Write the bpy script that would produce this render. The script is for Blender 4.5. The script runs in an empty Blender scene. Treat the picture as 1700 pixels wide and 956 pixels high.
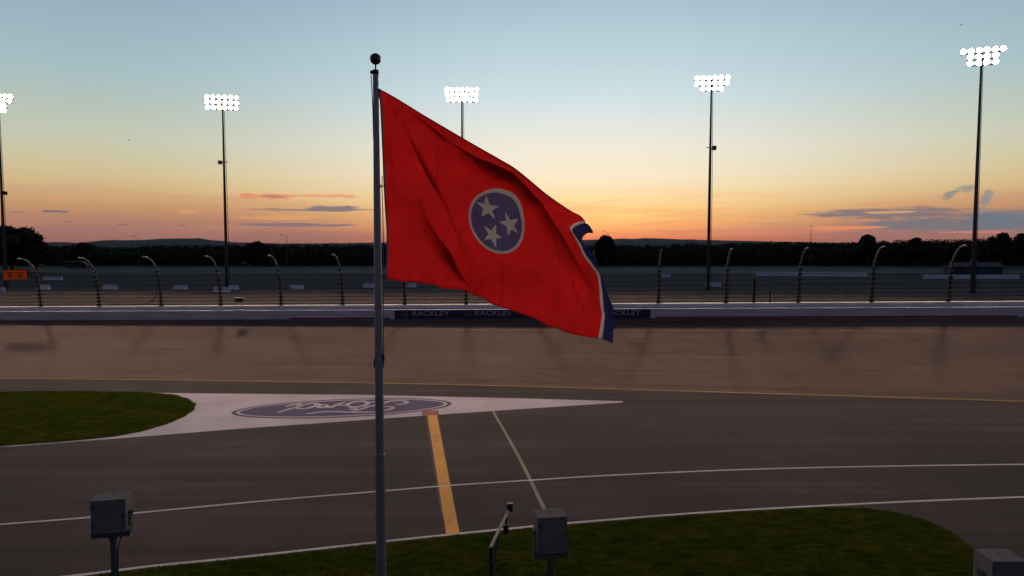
import bpy, bmesh, math, random
from mathutils import Vector, Matrix, noise

R = math.radians
random.seed(7)
SC = bpy.context.scene
COL = SC.collection

# ---------------------------------------------------------------- camera model
F, CX, CY, HOR = 1133.3, 850.0, 478.0, 412.0
H = 12.4
PITCH = math.atan((CY - HOR) / F)
CP, SP = math.cos(PITCH), math.sin(PITCH)
EYE = Vector((0, 0, H))


def ray(x, y):
    a, b = (x - CX) / F, (CY - y) / F
    return Vector((a, CP + b * SP, -SP + b * CP))


def at_z(x, y, z=0.0):
    d = ray(x, y)
    return EYE + d * ((z - H) / d.z)


def at_y(x, y, Y):
    d = ray(x, y)
    return EYE + d * (Y / d.y)


def proj(p):
    q = p - EYE
    f = q.y * CP - q.z * SP
    u = q.y * SP + q.z * CP
    return CX + F * q.x / f, CY - F * u / f


def lerp(a, b, t):
    return a + (b - a) * t


def interp(pts, x):
    if x <= pts[0][0]:
        a, b = pts[0], pts[1]
    elif x >= pts[-1][0]:
        a, b = pts[-2], pts[-1]
    else:
        for a, b in zip(pts, pts[1:]):
            if a[0] <= x <= b[0]:
                break
    return a[1] + (b[1] - a[1]) * (x - a[0]) / (b[0] - a[0])


def sm(a, b, x):
    t = max(0.0, min(1.0, (x - a) / (b - a)))
    return t * t * (3 - 2 * t)


def catmull(pts, n=8):
    out = []
    P = [Vector(p) for p in pts]
    for i in range(len(P) - 1):
        p0 = P[i - 1] if i else P[0] * 2 - P[1]
        p1, p2 = P[i], P[i + 1]
        p3 = P[i + 2] if i + 2 < len(P) else P[-1] * 2 - P[-2]
        for k in range(n):
            t = k / n
            out.append(0.5 * ((2 * p1) + (p2 - p0) * t + (2 * p0 - 5 * p1 + 4 * p2 - p3) * t * t + (3 * p1 - p0 - 3 * p2 + p3) * t ** 3))
    out.append(P[-1])
    return out


# ---------------------------------------------------------------- materials
def lin(c):
    c /= 255.0
    return c / 12.92 if c <= 0.04045 else ((c + 0.055) / 1.055) ** 2.4


def S(r, g, b):
    return (lin(r), lin(g), lin(b), 1.0)


class NT:
    def __init__(s, tree):
        s.t = tree
        s.n = tree.nodes
        s.l = tree.links

    def node(s, typ, ins=None, **kw):
        nd = s.n.new(typ)
        for k, v in kw.items():
            setattr(nd, k, v)
        for k, v in (ins or {}).items():
            sock = nd.inputs[k]
            if isinstance(v, bpy.types.NodeSocket):
                s.l.new(v, sock)
            else:
                sock.default_value = v
        return nd

    def math(s, op, a, b=None, c=None, clamp=False):
        ins = {0: a}
        if b is not None:
            ins[1] = b
        if c is not None:
            ins[2] = c
        return s.node('ShaderNodeMath', ins, operation=op, use_clamp=clamp).outputs[0]

    def mix(s, f, a, b, blend='MIX'):
        nd = s.node('ShaderNodeMix', {0: f, 6: a, 7: b}, data_type='RGBA', blend_type=blend)
        return nd.outputs[2]

    def smooth(s, v, lo, hi, a=0.0, b=1.0):
        nd = s.node('ShaderNodeMapRange', {0: v, 1: lo, 2: hi, 3: a, 4: b}, interpolation_type='SMOOTHSTEP')
        return nd.outputs[0]

    def ramp(s, v, stops, interp='LINEAR'):
        nd = s.node('ShaderNodeValToRGB', {0: v})
        cr = nd.color_ramp
        cr.interpolation = interp
        while len(cr.elements) < len(stops):
            cr.elements.new(0.5)
        for e, (p, c) in zip(cr.elements, stops):
            e.position = p
            e.color = c
        return nd.outputs[0]


def new_mat(name):
    m = bpy.data.materials.new(name)
    m.use_nodes = True
    nt = NT(m.node_tree)
    b = nt.n['Principled BSDF']
    return m, nt, b


def c4(c):
    return (c[0], c[1], c[2], 1.0)


def mat(name, base, rough=0.7, metal=0.0, var=0.25, scale=3.0, stretch=(1, 1, 1), bump=0.0, bscale=20.0, spec=0.4, tint=None):
    """Principled surface with noise wear; tint = second colour the noise moves towards."""
    m, nt, b = new_mat(name)
    tc = nt.node('ShaderNodeTexCoord').outputs['Object']
    mp = nt.node('ShaderNodeMapping', {0: tc, 3: stretch}).outputs[0]
    n1 = nt.node('ShaderNodeTexNoise', {'Vector': mp, 'Scale': scale, 'Detail': 6.0, 'Roughness': 0.6}).outputs[0]
    base = c4(base)
    dark = tint and c4(tint) or tuple(x * (1 - var) for x in base[:3]) + (1,)
    lite = tuple(min(1, x * (1 + var)) for x in base[:3]) + (1,)
    col = nt.ramp(n1, [(0.3, dark), (0.52, base), (0.75, lite)])
    nt.l.new(col, b.inputs['Base Color'])
    b.inputs['Roughness'].default_value = rough
    b.inputs['Metallic'].default_value = metal
    b.inputs['Specular IOR Level'].default_value = spec
    if bump:
        n2 = nt.node('ShaderNodeTexNoise', {'Vector': tc, 'Scale': bscale, 'Detail': 4.0}).outputs[0]
        bp = nt.node('ShaderNodeBump', {'Strength': bump, 'Height': n2, 'Distance': 0.05})
        nt.l.new(bp.outputs[0], b.inputs['Normal'])
    return m


def asphalt_mat(name, base, warm, patch=0.35, rough=0.85, spec=0.2):
    m, nt, b = new_mat(name)
    tc = nt.node('ShaderNodeTexCoord').outputs['Object']
    rot = nt.node('ShaderNodeMapping', {0: tc, 2: (0, 0, R(-4)), 3: (0.012, 0.45, 1)}).outputs[0]
    streak = nt.node('ShaderNodeTexNoise', {'Vector': rot, 'Scale': 1.0, 'Detail': 7.0, 'Roughness': 0.65}).outputs[0]
    blot = nt.node('ShaderNodeTexNoise', {'Vector': tc, 'Scale': 0.09, 'Detail': 5.0, 'Roughness': 0.6}).outputs[0]
    grain = nt.node('ShaderNodeTexNoise', {'Vector': tc, 'Scale': 28.0, 'Detail': 3.0}).outputs[0]
    f = nt.math('ADD', nt.math('MULTIPLY', streak, 0.55), nt.math('MULTIPLY', blot, 0.45))
    lo = tuple(x * (1 - patch) for x in base) + (1,)
    hi = tuple(x * (1 + patch) for x in warm) + (1,)
    col = nt.ramp(f, [(0.34, lo), (0.5, c4(base)), (0.66, hi)])
    col = nt.mix(0.55, col, nt.ramp(grain, [(0.3, (0.55, 0.55, 0.55, 1)), (0.7, (1.45, 1.45, 1.45, 1))]), 'MULTIPLY')
    nt.l.new(col, b.inputs['Base Color'])
    b.inputs['Roughness'].default_value = rough
    b.inputs['Specular IOR Level'].default_value = spec
    bp = nt.node('ShaderNodeBump', {'Strength': 0.25, 'Height': grain, 'Distance': 0.02})
    nt.l.new(bp.outputs[0], b.inputs['Normal'])
    return m


def paint_mat(name, base, under=(0.05, 0.045, 0.045), wear=0.3, scale=1.6, stretch=(1, 1, 1), rough=0.75):
    """Road paint worn through to the asphalt in patches."""
    m, nt, b = new_mat(name)
    tc = nt.node('ShaderNodeTexCoord').outputs['Object']
    mp = nt.node('ShaderNodeMapping', {0: tc, 3: stretch}).outputs[0]
    n1 = nt.node('ShaderNodeTexNoise', {'Vector': mp, 'Scale': scale, 'Detail': 8.0, 'Roughness': 0.7}).outputs[0]
    n2 = nt.node('ShaderNodeTexNoise', {'Vector': tc, 'Scale': 0.25, 'Detail': 4.0}).outputs[0]
    col = nt.mix(nt.smooth(n2, 0.3, 0.7), c4(tuple(x * 0.78 for x in base)), c4(base))
    col = nt.mix(nt.smooth(n1, 0.66 - wear * 0.4, 0.8, 0, 0.85), col, c4(under))
    nt.l.new(col, b.inputs['Base Color'])
    b.inputs['Roughness'].default_value = rough
    b.inputs['Specular IOR Level'].default_value = 0.25
    return m


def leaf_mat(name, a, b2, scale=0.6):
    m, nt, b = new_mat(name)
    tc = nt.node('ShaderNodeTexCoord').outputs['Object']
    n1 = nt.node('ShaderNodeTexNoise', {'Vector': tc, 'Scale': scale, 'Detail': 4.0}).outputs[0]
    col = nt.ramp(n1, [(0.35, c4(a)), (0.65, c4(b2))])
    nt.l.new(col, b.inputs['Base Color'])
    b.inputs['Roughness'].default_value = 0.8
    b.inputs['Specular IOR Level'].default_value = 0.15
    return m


M = {}
M['asphalt'] = asphalt_mat('apron_asphalt', (0.0290, 0.0178, 0.0225), (0.041, 0.0240, 0.0275), 0.95)
M['lot'] = asphalt_mat('lot_asphalt', (0.042, 0.041, 0.050), (0.048, 0.046, 0.054), 0.2, 1.0, 0.05)
M['service'] = asphalt_mat('service_road_surface', (0.064, 0.049, 0.045), (0.078, 0.058, 0.051), 0.25, 1.0, 0.08)
M['white_paint'] = paint_mat('white_road_paint', (0.66, 0.58, 0.60), wear=0.22)
M['white_field'] = paint_mat('white_painted_asphalt', (0.62, 0.54, 0.60), wear=0.06, scale=0.5, stretch=(0.25, 1.2, 1))
M['blue_paint'] = paint_mat('violet_blue_road_paint', (0.036, 0.021, 0.140), wear=0.05, scale=0.6, stretch=(0.3, 1, 1))
M['letter_paint'] = paint_mat('pale_logo_paint', (0.56, 0.47, 0.53), wear=0.1)
M['yellow_paint'] = paint_mat('yellow_line_paint', (0.92, 0.40, 0.045), wear=0.34, scale=2.6, stretch=(1.6, 0.35, 1))
M['orange_paint'] = paint_mat('red_orange_paint', (0.50, 0.09, 0.03), wear=0.1)
M['tan_paint'] = paint_mat('tan_worn_paint', (0.32, 0.24, 0.18), wear=0.2)
M['edge_paint'] = paint_mat('faded_dark_paint', (0.060, 0.050, 0.060), wear=0.5)
M['galv'] = mat('galvanised_steel', (0.22, 0.20, 0.185), 0.7, 0.2, 0.15, 2.0)
M['dark_steel'] = mat('dark_weathered_steel', (0.045, 0.042, 0.043), 0.85, 0.0, 0.3, 3.0, spec=0.15)
M['post_steel'] = mat('fence_post_steel', (0.10, 0.088, 0.082), 0.85, 0.0, 0.25, 2.0, spec=0.1)
M['tower_steel'] = mat('tower_steel', (0.095, 0.09, 0.095), 0.75, 0.1, 0.2, 0.6, (1, 1, 0.2))
M['cable'] = mat('steel_cable', (0.018, 0.015, 0.015), 0.9, 0.0, 0.2, spec=0.1)
M['black'] = mat('black_housing', (0.012, 0.012, 0.013), 0.5, 0, 0.3)
M['pole'] = mat('flagpole_aluminium', (0.27, 0.285, 0.30), 0.5, 0.55, 0.12, 1.2, (1, 1, 0.15))
M['ball'] = mat('dull_gold_ball', (0.10, 0.075, 0.045), 0.35, 0.7, 0.2, 6)
M['rope'] = mat('halyard_rope', (0.18, 0.17, 0.16), 0.9, 0, 0.3, 30)
M['box'] = mat('grey_box_shell', (0.15, 0.142, 0.140), 0.9, 0.0, 0.18, 5.0, bump=0.05, spec=0.1)
M['bracket'] = mat('blue_grey_bracket', (0.07, 0.09, 0.11), 0.5, 0.4, 0.2, 5.0)
M['pale_arm'] = mat('pale_wooden_arm', (0.50, 0.40, 0.33), 0.7, 0, 0.2, 6.0, (1, 1, 4))
M['barrier'] = mat('white_barrier_paint', (0.56, 0.53, 0.54), 0.6, 0, 0.16, 0.7, (0.5, 1, 3), bump=0.03)
M['wall'] = mat('white_wall_paint', (0.74, 0.72, 0.71), 0.7, 0, 0.2, 0.8, (0.5, 1, 2))
M['red_stripe'] = mat('red_stripe_paint', (0.22, 0.012, 0.02), 0.6, 0, 0.2)
M['navy'] = mat('navy_banner', (0.014, 0.021, 0.062), 0.6, 0, 0.2)
M['letter'] = mat('banner_lettering', (0.38, 0.38, 0.42), 0.6, 0, 0.1)
M['letter_dim'] = mat('banner_small_lettering', (0.10, 0.10, 0.13), 0.6, 0, 0.1)
M['sign'] = mat('orange_sign_face', (0.62, 0.22, 0.015), 0.5, 0, 0.12, 4)
_n = NT(M['sign'].node_tree)
_t = _n.node('ShaderNodeBsdfTranslucent', {'Color': (0.55, 0.19, 0.012, 1)})
_m = _n.node('ShaderNodeMixShader', {0: 0.6, 1: _n.n['Principled BSDF'].outputs[0], 2: _t.outputs[0]})
_n.l.new(_m.outputs[0], _n.n['Material Output'].inputs[0])
M['sign_dark'] = mat('sign_lettering', (0.05, 0.018, 0.008), 0.6, 0, 0.2)
M['block'] = mat('pale_concrete_block', (0.62, 0.63, 0.68), 0.8, 0, 0.2, 1.5)
M['shed_wall'] = mat('shed_wall', (0.05, 0.055, 0.062), 0.8, 0, 0.25, 0.6)
M['shed_roof'] = mat('shed_metal_roof', (0.09, 0.085, 0.10), 0.7, 0.1, 0.2, 0.5, (4, 1, 1))
M['car_dark'] = mat('dark_car_paint', (0.02, 0.022, 0.026), 0.3, 0.2, 0.1)
M['car_pale'] = mat('pale_car_paint', (0.5, 0.5, 0.52), 0.35, 0.1, 0.1)
M['glass'] = mat('dark_glass', (0.01, 0.012, 0.014), 0.1, 0, 0.1, spec=0.6)
M['tyre'] = mat('tyre_rubber', (0.015, 0.015, 0.015), 0.8)
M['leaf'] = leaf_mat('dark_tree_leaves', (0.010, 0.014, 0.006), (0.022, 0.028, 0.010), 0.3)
M['bark'] = mat('tree_bark', (0.05, 0.04, 0.03), 0.9, 0, 0.3, 4)
M['field'] = leaf_mat('far_field_grass', (0.014, 0.016, 0.007), (0.025, 0.027, 0.011), 0.03)
M['hill'] = leaf_mat('haze_tinted_wooded_hill', (0.007, 0.011, 0.0155), (0.013, 0.019, 0.024), 0.004)  # blue cast of distant haze is put into the hill colour
M['rubber'] = mat('tyre_rubber_mark', (0.045, 0.035, 0.032), 0.8, 0, 0.3, 2)


def grass_mat():
    m, nt, b = new_mat('mown_grass')
    tc = nt.node('ShaderNodeTexCoord').outputs['Object']
    n1 = nt.node('ShaderNodeTexNoise', {'Vector': tc, 'Scale': 0.35, 'Detail': 7.0, 'Roughness': 0.7}).outputs[0]
    mp = nt.node('ShaderNodeMapping', {0: tc, 3: (0.5, 1.2, 1)}).outputs[0]
    n2 = nt.node('ShaderNodeTexNoise', {'Vector': mp, 'Scale': 2.2, 'Detail': 6.0, 'Roughness': 0.7}).outputs[0]
    col = nt.ramp(n2, [(0.28, (0.032, 0.042, 0.006, 1)), (0.5, (0.074, 0.094, 0.013, 1)), (0.72, (0.135, 0.148, 0.024, 1))])
    dry = nt.ramp(n1, [(0.36, (0.72, 0.82, 0.8, 1)), (0.5, (1, 1, 1, 1)), (0.64, (1.55, 1.02, 1.1, 1))])
    col = nt.mix(1.0, col, dry, 'MULTIPLY')
    bp = nt.node('ShaderNodeBump', {'Strength': 0.5, 'Height': n2, 'Distance': 0.1})
    df = nt.node('ShaderNodeBsdfDiffuse', {'Color': col, 'Normal': bp.outputs[0]})
    tr = nt.node('ShaderNodeBsdfTranslucent', {'Color': nt.mix(1.0, col, (1.1, 1.3, 0.5, 1), 'MULTIPLY')})
    mx = nt.node('ShaderNodeMixShader', {0: 0.45, 1: df.outputs[0], 2: tr.outputs[0]})
    nt.l.new(mx.outputs[0], nt.n['Material Output'].inputs[0])
    return m


M['grass'] = grass_mat()


def concrete_mat():
    m, nt, b = new_mat('track_concrete')
    uv = nt.node('ShaderNodeUVMap', uv_map='track').outputs[0]      # u: metres along the track, v: 0..1 up the bank
    mp = nt.node('ShaderNodeMapping', {0: uv, 3: (0.010, 26, 1)}).outputs[0]
    st = nt.node('ShaderNodeTexNoise', {'Vector': mp, 'Scale': 1.0, 'Detail': 7.0, 'Roughness': 0.7}).outputs[0]
    mp2 = nt.node('ShaderNodeMapping', {0: uv, 3: (0.035, 3.0, 1)}).outputs[0]
    bl = nt.node('ShaderNodeTexNoise', {'Vector': mp2, 'Scale': 1.0, 'Detail': 6.0, 'Roughness': 0.65}).outputs[0]
    sx = nt.node('ShaderNodeSeparateXYZ', {0: uv})
    col = nt.ramp(st, [(0.30, (0.102, 0.058, 0.044, 1)), (0.5, (0.176, 0.098, 0.070, 1)), (0.7, (0.238, 0.128, 0.088, 1))])
    col = nt.mix(nt.smooth(bl, 0.35, 0.7, 0, 0.3), col, (0.195, 0.124, 0.092, 1))
    mp3 = nt.node('ShaderNodeMapping', {0: uv, 2: (0, 0, R(3)), 3: (0.07, 3.2, 1), 1: (7, 3, 0)}).outputs[0]
    b3 = nt.node('ShaderNodeTexNoise', {'Vector': mp3, 'Scale': 1.0, 'Detail': 8.0, 'Roughness': 0.7}).outputs[0]
    col = nt.mix(1.0, col, nt.ramp(b3, [(0.34, (0.66, 0.68, 0.70, 1)), (0.52, (1, 1, 1, 1)), (0.68, (1.22, 1.16, 1.12, 1))]), 'MULTIPLY')
    # expansion joints every 4.6 m, and one joint between the lanes
    fr = nt.math('ABSOLUTE', nt.math('SUBTRACT', nt.math('FRACT', nt.math('DIVIDE', sx.outputs[0], 4.6)), 0.5))
    j = nt.smooth(fr, 0.485, 0.5, 0, 0.22)
    fv = nt.math('ABSOLUTE', nt.math('SUBTRACT', nt.math('FRACT', nt.math('MULTIPLY', sx.outputs[1], 4.0)), 0.5))
    j2 = nt.smooth(fv, 0.488, 0.5, 0, 0.35)
    col = nt.mix(nt.math('MAXIMUM', j, j2), col, (0.06, 0.045, 0.035, 1))
    nt.l.new(col, b.inputs['Base Color'])
    b.inputs['Roughness'].default_value = 0.8
    b.inputs['Specular IOR Level'].default_value = 0.3
    return m


M['concrete'] = concrete_mat()


def lens_mat():
    m, nt, b = new_mat('floodlight_lens')
    tc = nt.node('ShaderNodeTexCoord').outputs['Object']
    sp = nt.node('ShaderNodeSeparateXYZ', {0: tc})
    r = nt.math('SQRT', nt.math('ADD', nt.math('POWER', sp.outputs[0], 2.0), nt.math('POWER', sp.outputs[2], 2.0)))
    f = nt.math('POWER', nt.smooth(r, 0.05, 0.44, 1.0, 0.0), 2.0)
    em = nt.node('ShaderNodeEmission', {'Color': (1.0, 0.70, 0.47, 1), 'Strength': nt.math('ADD', nt.math('MULTIPLY', f, LAMP * 3.5), 1.2)})
    out = nt.n['Material Output']
    nt.l.new(em.outputs[0], out.inputs[0])
    return m


LAMP = 740.0
M['lens'] = lens_mat()


# ---------------------------------------------------------------- mesh helpers
class MB:
    def __init__(s):
        s.v, s.f, s.mi, s.m = [], [], [], []
        s.uv = None

    def slot(s, m):
        if m not in s.m:
            s.m.append(m)
        return s.m.index(m)

    def add(s, verts, faces, m):
        o = len(s.v)
        s.v += [Vector(p) for p in verts]
        k = s.slot(m)
        for f in faces:
            s.f.append(tuple(o + i for i in f))
            s.mi.append(k)

    def box(s, c, size, m, mx=None, bev=0.0):
        hx, hy, hz = [q / 2 for q in size]
        c = Vector(c)
        if not bev:
            P = [Vector((x, y, z)) for x in (-hx, hx) for y in (-hy, hy) for z in (-hz, hz)]
            Fc = [(0, 1, 3, 2), (4, 6, 7, 5), (0, 4, 5, 1), (2, 3, 7, 6), (0, 2, 6, 4), (1, 5, 7, 3)]
        else:
            bm = bmesh.new()
            bmesh.ops.create_cube(bm, size=1)
            bmesh.ops.scale(bm, vec=(size[0], size[1], size[2]), verts=bm.verts)
            bmesh.ops.bevel(bm, geom=bm.edges[:], offset=bev, segments=2, affect='EDGES', profile=0.5)
            bm.verts.index_update()
            P = [v.co.copy() for v in bm.verts]
            Fc = [tuple(v.index for v in f.verts) for f in bm.faces]
            bm.free()
        if mx is not None:
            P = [mx @ p for p in P]
        s.add([p + c for p in P], Fc, m)

    def tube(s, pts, rad, m, n=8, cap=True):
        pts = [Vector(p) for p in pts]
        if not isinstance(rad, (list, tuple)):
            rad = [rad] * len(pts)
        V, Fc = [], []
        up = None
        for i, p in enumerate(pts):
            t = (pts[min(i + 1, len(pts) - 1)] - pts[max(i - 1, 0)]).normalized()
            if up is None:
                up = Vector((0, 0, 1)) if abs(t.z) < 0.9 else Vector((0, 1, 0))
            a = t.cross(up)
            if a.length < 1e-6:
                a = t.cross(Vector((1, 0, 0)))
            a.normalize()
            b = a.cross(t).normalized()
            up = b
            for k in range(n):
                w = 2 * math.pi * k / n
                V.append(p + (a * math.cos(w) + b * math.sin(w)) * rad[i])
        for i in range(len(pts) - 1):
            for k in range(n):
                k2 = (k + 1) % n
                Fc.append((i * n + k, i * n + k2, (i + 1) * n + k2, (i + 1) * n + k))
        if cap:
            Fc.append(tuple(range(n))[::-1])
            Fc.append(tuple((len(pts) - 1) * n + k for k in range(n)))
        s.add(V, Fc, m)

    def lathe(s, prof, m, n=20, c=(0, 0, 0)):
        c = Vector(c)
        V, Fc = [], []
        for (r, z) in prof:
            for k in range(n):
                w = 2 * math.pi * k / n
                V.append(c + Vector((r * math.cos(w), r * math.sin(w), z)))
        for i in range(len(prof) - 1):
            for k in range(n):
                k2 = (k + 1) % n
                Fc.append((i * n + k, i * n + k2, (i + 1) * n + k2, (i + 1) * n + k))
        Fc.append(tuple(range(n))[::-1])
        Fc.append(tuple((len(prof) - 1) * n + k for k in range(n)))
        s.add(V, Fc, m)

    def strip(s, A, B, m):
        n = len(A)
        s.add(list(A) + list(B), [(i, i + 1, n + i + 1, n + i) for i in range(n - 1)], m)

    def loft(s, rows, m, close=False):
        n = len(rows[0])
        V = [p for r in rows for p in r]
        Fc = []
        for i in range(len(rows) - 1):
            for k in range(n if close else n - 1):
                k2 = (k + 1) % n
                Fc.append((i * n + k, i * n + k2, (i + 1) * n + k2, (i + 1) * n + k))
        s.add(V, Fc, m)

    def build(s, name, parent=None, smooth=False, uv=None, uvname='UVMap'):
        me = bpy.data.meshes.new(name)
        me.from_pydata([tuple(p) for p in s.v], [], s.f)
        for m in s.m:
            me.materials.append(m)
        me.polygons.foreach_set('material_index', s.mi)
        if smooth:
            me.polygons.foreach_set('use_smooth', [True] * len(s.f))
        if uv:
            lay = me.uv_layers.new(name=uvname)
            for lp in me.loops:
                lay.data[lp.index].uv = uv[lp.vertex_index]
        me.update()
        o = bpy.data.objects.new(name, me)
        COL.objects.link(o)
        if parent:
            o.parent = parent
        return o


def tag(o, label=None, cat=None, group=None, kind=None):
    if label:
        o['label'] = label
    if cat:
        o['category'] = cat
    if group:
        o['group'] = group
    if kind:
        o['kind'] = kind
    return o


def struct(o, label, cat):
    return tag(o, label, cat, kind='structure')


def empty(name, loc=(0, 0, 0), rz=0.0):
    o = bpy.data.objects.new(name, None)
    o.empty_display_size = 0.3
    COL.objects.link(o)
    o.location = loc
    o.rotation_euler = (0, 0, rz)
    return o


def copy_tree(o, parent=None):
    c = o.copy()
    COL.objects.link(c)
    c.parent = parent
    for ch in list(o.children):
        copy_tree(ch, c)
    return c


# ---------------------------------------------------------------- track curves
YL = [(-900, 620), (-400, 623.5), (0, 628), (425, 632), (850, 640), (1100, 648), (1400, 657), (1700, 666), (2200, 683), (2600, 697)]


def yel(t, dy=0.0):
    # smoothed so that the line bends evenly
    y = sum(interp(YL, t + k * 60) for k in range(-3, 4)) / 7
    return at_z(t, y + dy, 0.0)


def wb(t):
    """foot of the outside barrier, at photo column t"""
    D = 83 - 13 * t / 1700
    y = 532 - 5 * t / 1700
    return at_y(t, y, D)


def wn(t):
    """horizontal normal of the wall, towards the track"""
    a, b = wb(t - 20), wb(t + 20)
    d = (b - a)
    d.z = 0
    d.normalize()
    return Vector((d.y, -d.x, 0))


def wpt(t, off, h):
    """point off metres in front (+) of or behind (-) the barrier face, h above its foot"""
    p = wb(t) + wn(t) * off
    p.z += h
    return p


def solve(px, off, h):
    t = px
    for _ in range(12):
        t += px - proj(wpt(t, off, h))[0]
    return t


TS = list(range(-900, 2601, 25))
ZG = 5.2          # level of the ground outside the wall


def bank(t, v, lift=0.0):
    a, b = yel(t), wb(t)
    p = a.lerp(b, v)
    # the bank steepens a little towards the wall
    p.z = a.z + (b.z - a.z) * (0.82 * v + 0.18 * v * v)
    p.z += lift
    return p


# banked concrete
NV = 10
mb = MB()
rows, uvs = [], []
s_acc, last = 0.0, None
for t in TS:
    r = [bank(t, k / NV) for k in range(NV + 1)]
    if last is not None:
        s_acc += (r[0] - last).length
    last = r[0]
    rows.append(r)
    uvs += [(s_acc, k / NV) for k in range(NV + 1)]
mb.loft(rows, M['concrete'])
o = mb.build('banked_track', smooth=True, uv=uvs, uvname='track')
struct(o, 'banked tan concrete race track sloping up to the white wall', 'race track')

# ground sheet to the horizon and the infield asphalt
mb = MB()
mb.add([(-20000, -6000, -0.4), (20000, -6000, -0.4), (20000, 22000, -0.4), (-20000, 22000, -0.4)], [(0, 1, 2, 3)], M['field'])
struct(mb.build('ground'), 'wide flat ground running out to the horizon', 'ground')

mb = MB()
edge = [yel(t) for t in TS]
e0 = edge[0] + (edge[0] - edge[1]).normalized() * 300
e1 = edge[-1] + (edge[-1] - edge[-2]).normalized() * 300
full = [e0] + edge + [e1]
near = [Vector((p.x * 1.05, -250, 0)) for p in full]
mb.strip(near, full, M['asphalt'])
struct(mb.build('apron'), 'dark asphalt apron and pit road between the grass and the banked track', 'apron')


def ribbon_px(pts, w_px, m, name, z=0.004, n=6, lab='', cat='road marking', mb=None, wm=None):
    """ground stripe through photo points; width in metres"""
    c = catmull([(x, y, 0) for x, y in pts], n) if len(pts) > 2 else [Vector((*pts[0], 0)).lerp(Vector((*pts[1], 0)), k / 8) for k in range(9)]
    g = [at_z(p.x, p.y, 0) for p in c]
    own = mb is None
    mb = mb or MB()
    A, B = [], []
    for i, p in enumerate(g):
        t = (g[min(i + 1, len(g) - 1)] - g[max(i - 1, 0)]).normalized()
        nrm = Vector((-t.y, t.x, 0))
        w = w_px(i / (len(g) - 1)) if callable(w_px) else w_px
        A.append(Vector((p.x, p.y, z)) + nrm * w / 2)
        B.append(Vector((p.x, p.y, z)) - nrm * w / 2)
    mb.strip(B, A, m)
    if own:
        return struct(mb.build(name), lab, cat)


# yellow line along the foot of the bank
mb = MB()
A, B = [], []
for t in TS:
    p = bank(t, 0.0)
    d = (bank(t, 1.0) - p)
    d.z = 0
    d.normalize()
    A.append(p + d * -0.15 + Vector((0, 0, 0.006)))
    B.append(bank(t, 0.003) + Vector((0, 0, 0.016)))
M['faded_yellow'] = paint_mat('faded_yellow_paint', (0.60, 0.36, 0.085), wear=0.5, scale=0.8, stretch=(0.3, 1, 1))
mb.strip(A, B, M['faded_yellow'])
struct(mb.build('yellow_line'), 'thin yellow line along the foot of the banked track', 'road marking')

ribbon_px([(-500, 915), (-200, 890), (0, 871), (150, 859), (425, 833), (640, 815), (750, 806), (880, 797.5), (1000, 790), (1200, 781), (1400, 775.5), (1700, 771), (2100, 768)],
          0.19, M['white_paint'], 'white_line', lab='long white line curving across the dark asphalt', z=0.016)
ribbon_px([(-300, 998), (-50, 974), (130, 955), (250, 940), (400, 925), (600, 903), (760, 886), (950, 868), (1150, 852), (1300, 843), (1500, 833), (1700, 825), (2100, 812)],
          0.2, M['white_paint'], 'white_edge_line', lab='white edge line beside the near grass', z=0.008)

# white painted wedge with the oval emblem
WT = [(-500, 655), (0, 650.5), (200, 651), (326, 653), (600, 655.3), (850, 661), (1034, 666)]
WBm = [(-500, 764), (0, 742.5), (200, 727.5), (400, 711.5), (640, 694.5), (820, 682), (1034, 668)]
mb = MB()
xs = [(-500 + k * (1534) / 60) for k in range(61)]
mb.strip([at_z(x, interp(WBm, x), 0) + Vector((0, 0, 0.004)) for x in xs], [at_z(x, interp(WT, x), 0) + Vector((0, 0, 0.004)) for x in xs], M['white_field'])
struct(mb.build('painted_wedge'), 'long white painted wedge tapering to a point on the asphalt', 'road marking')

# oval emblem
L_, R_ = at_z(384.5, 684.3), at_z(750, 669.6)
oc = (L_ + R_) / 2
ax = (R_ - L_) / 2
AX = ax.length
ax.normalize()
ay = Vector((-ax.y, ax.x, 0))
AY = 3.15


def oval_ring(f0, f1, z, m, mb, n=96):
    def pt(f, k):
        w = 2 * math.pi * k / n
        # constant ring width: shrink both half axes by the same length
        return oc + ax * (AX - f) * math.cos(w) + ay * (AY - f) * math.sin(w) + Vector((0, 0, z))
    A = [pt(f0, k) for k in range(n + 1)]
    if f1 is None:
        mb.add(A[:-1], [tuple(range(n))], m)
    else:
        mb.strip([pt(f1, k) for k in range(n + 1)], A, m)


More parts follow.
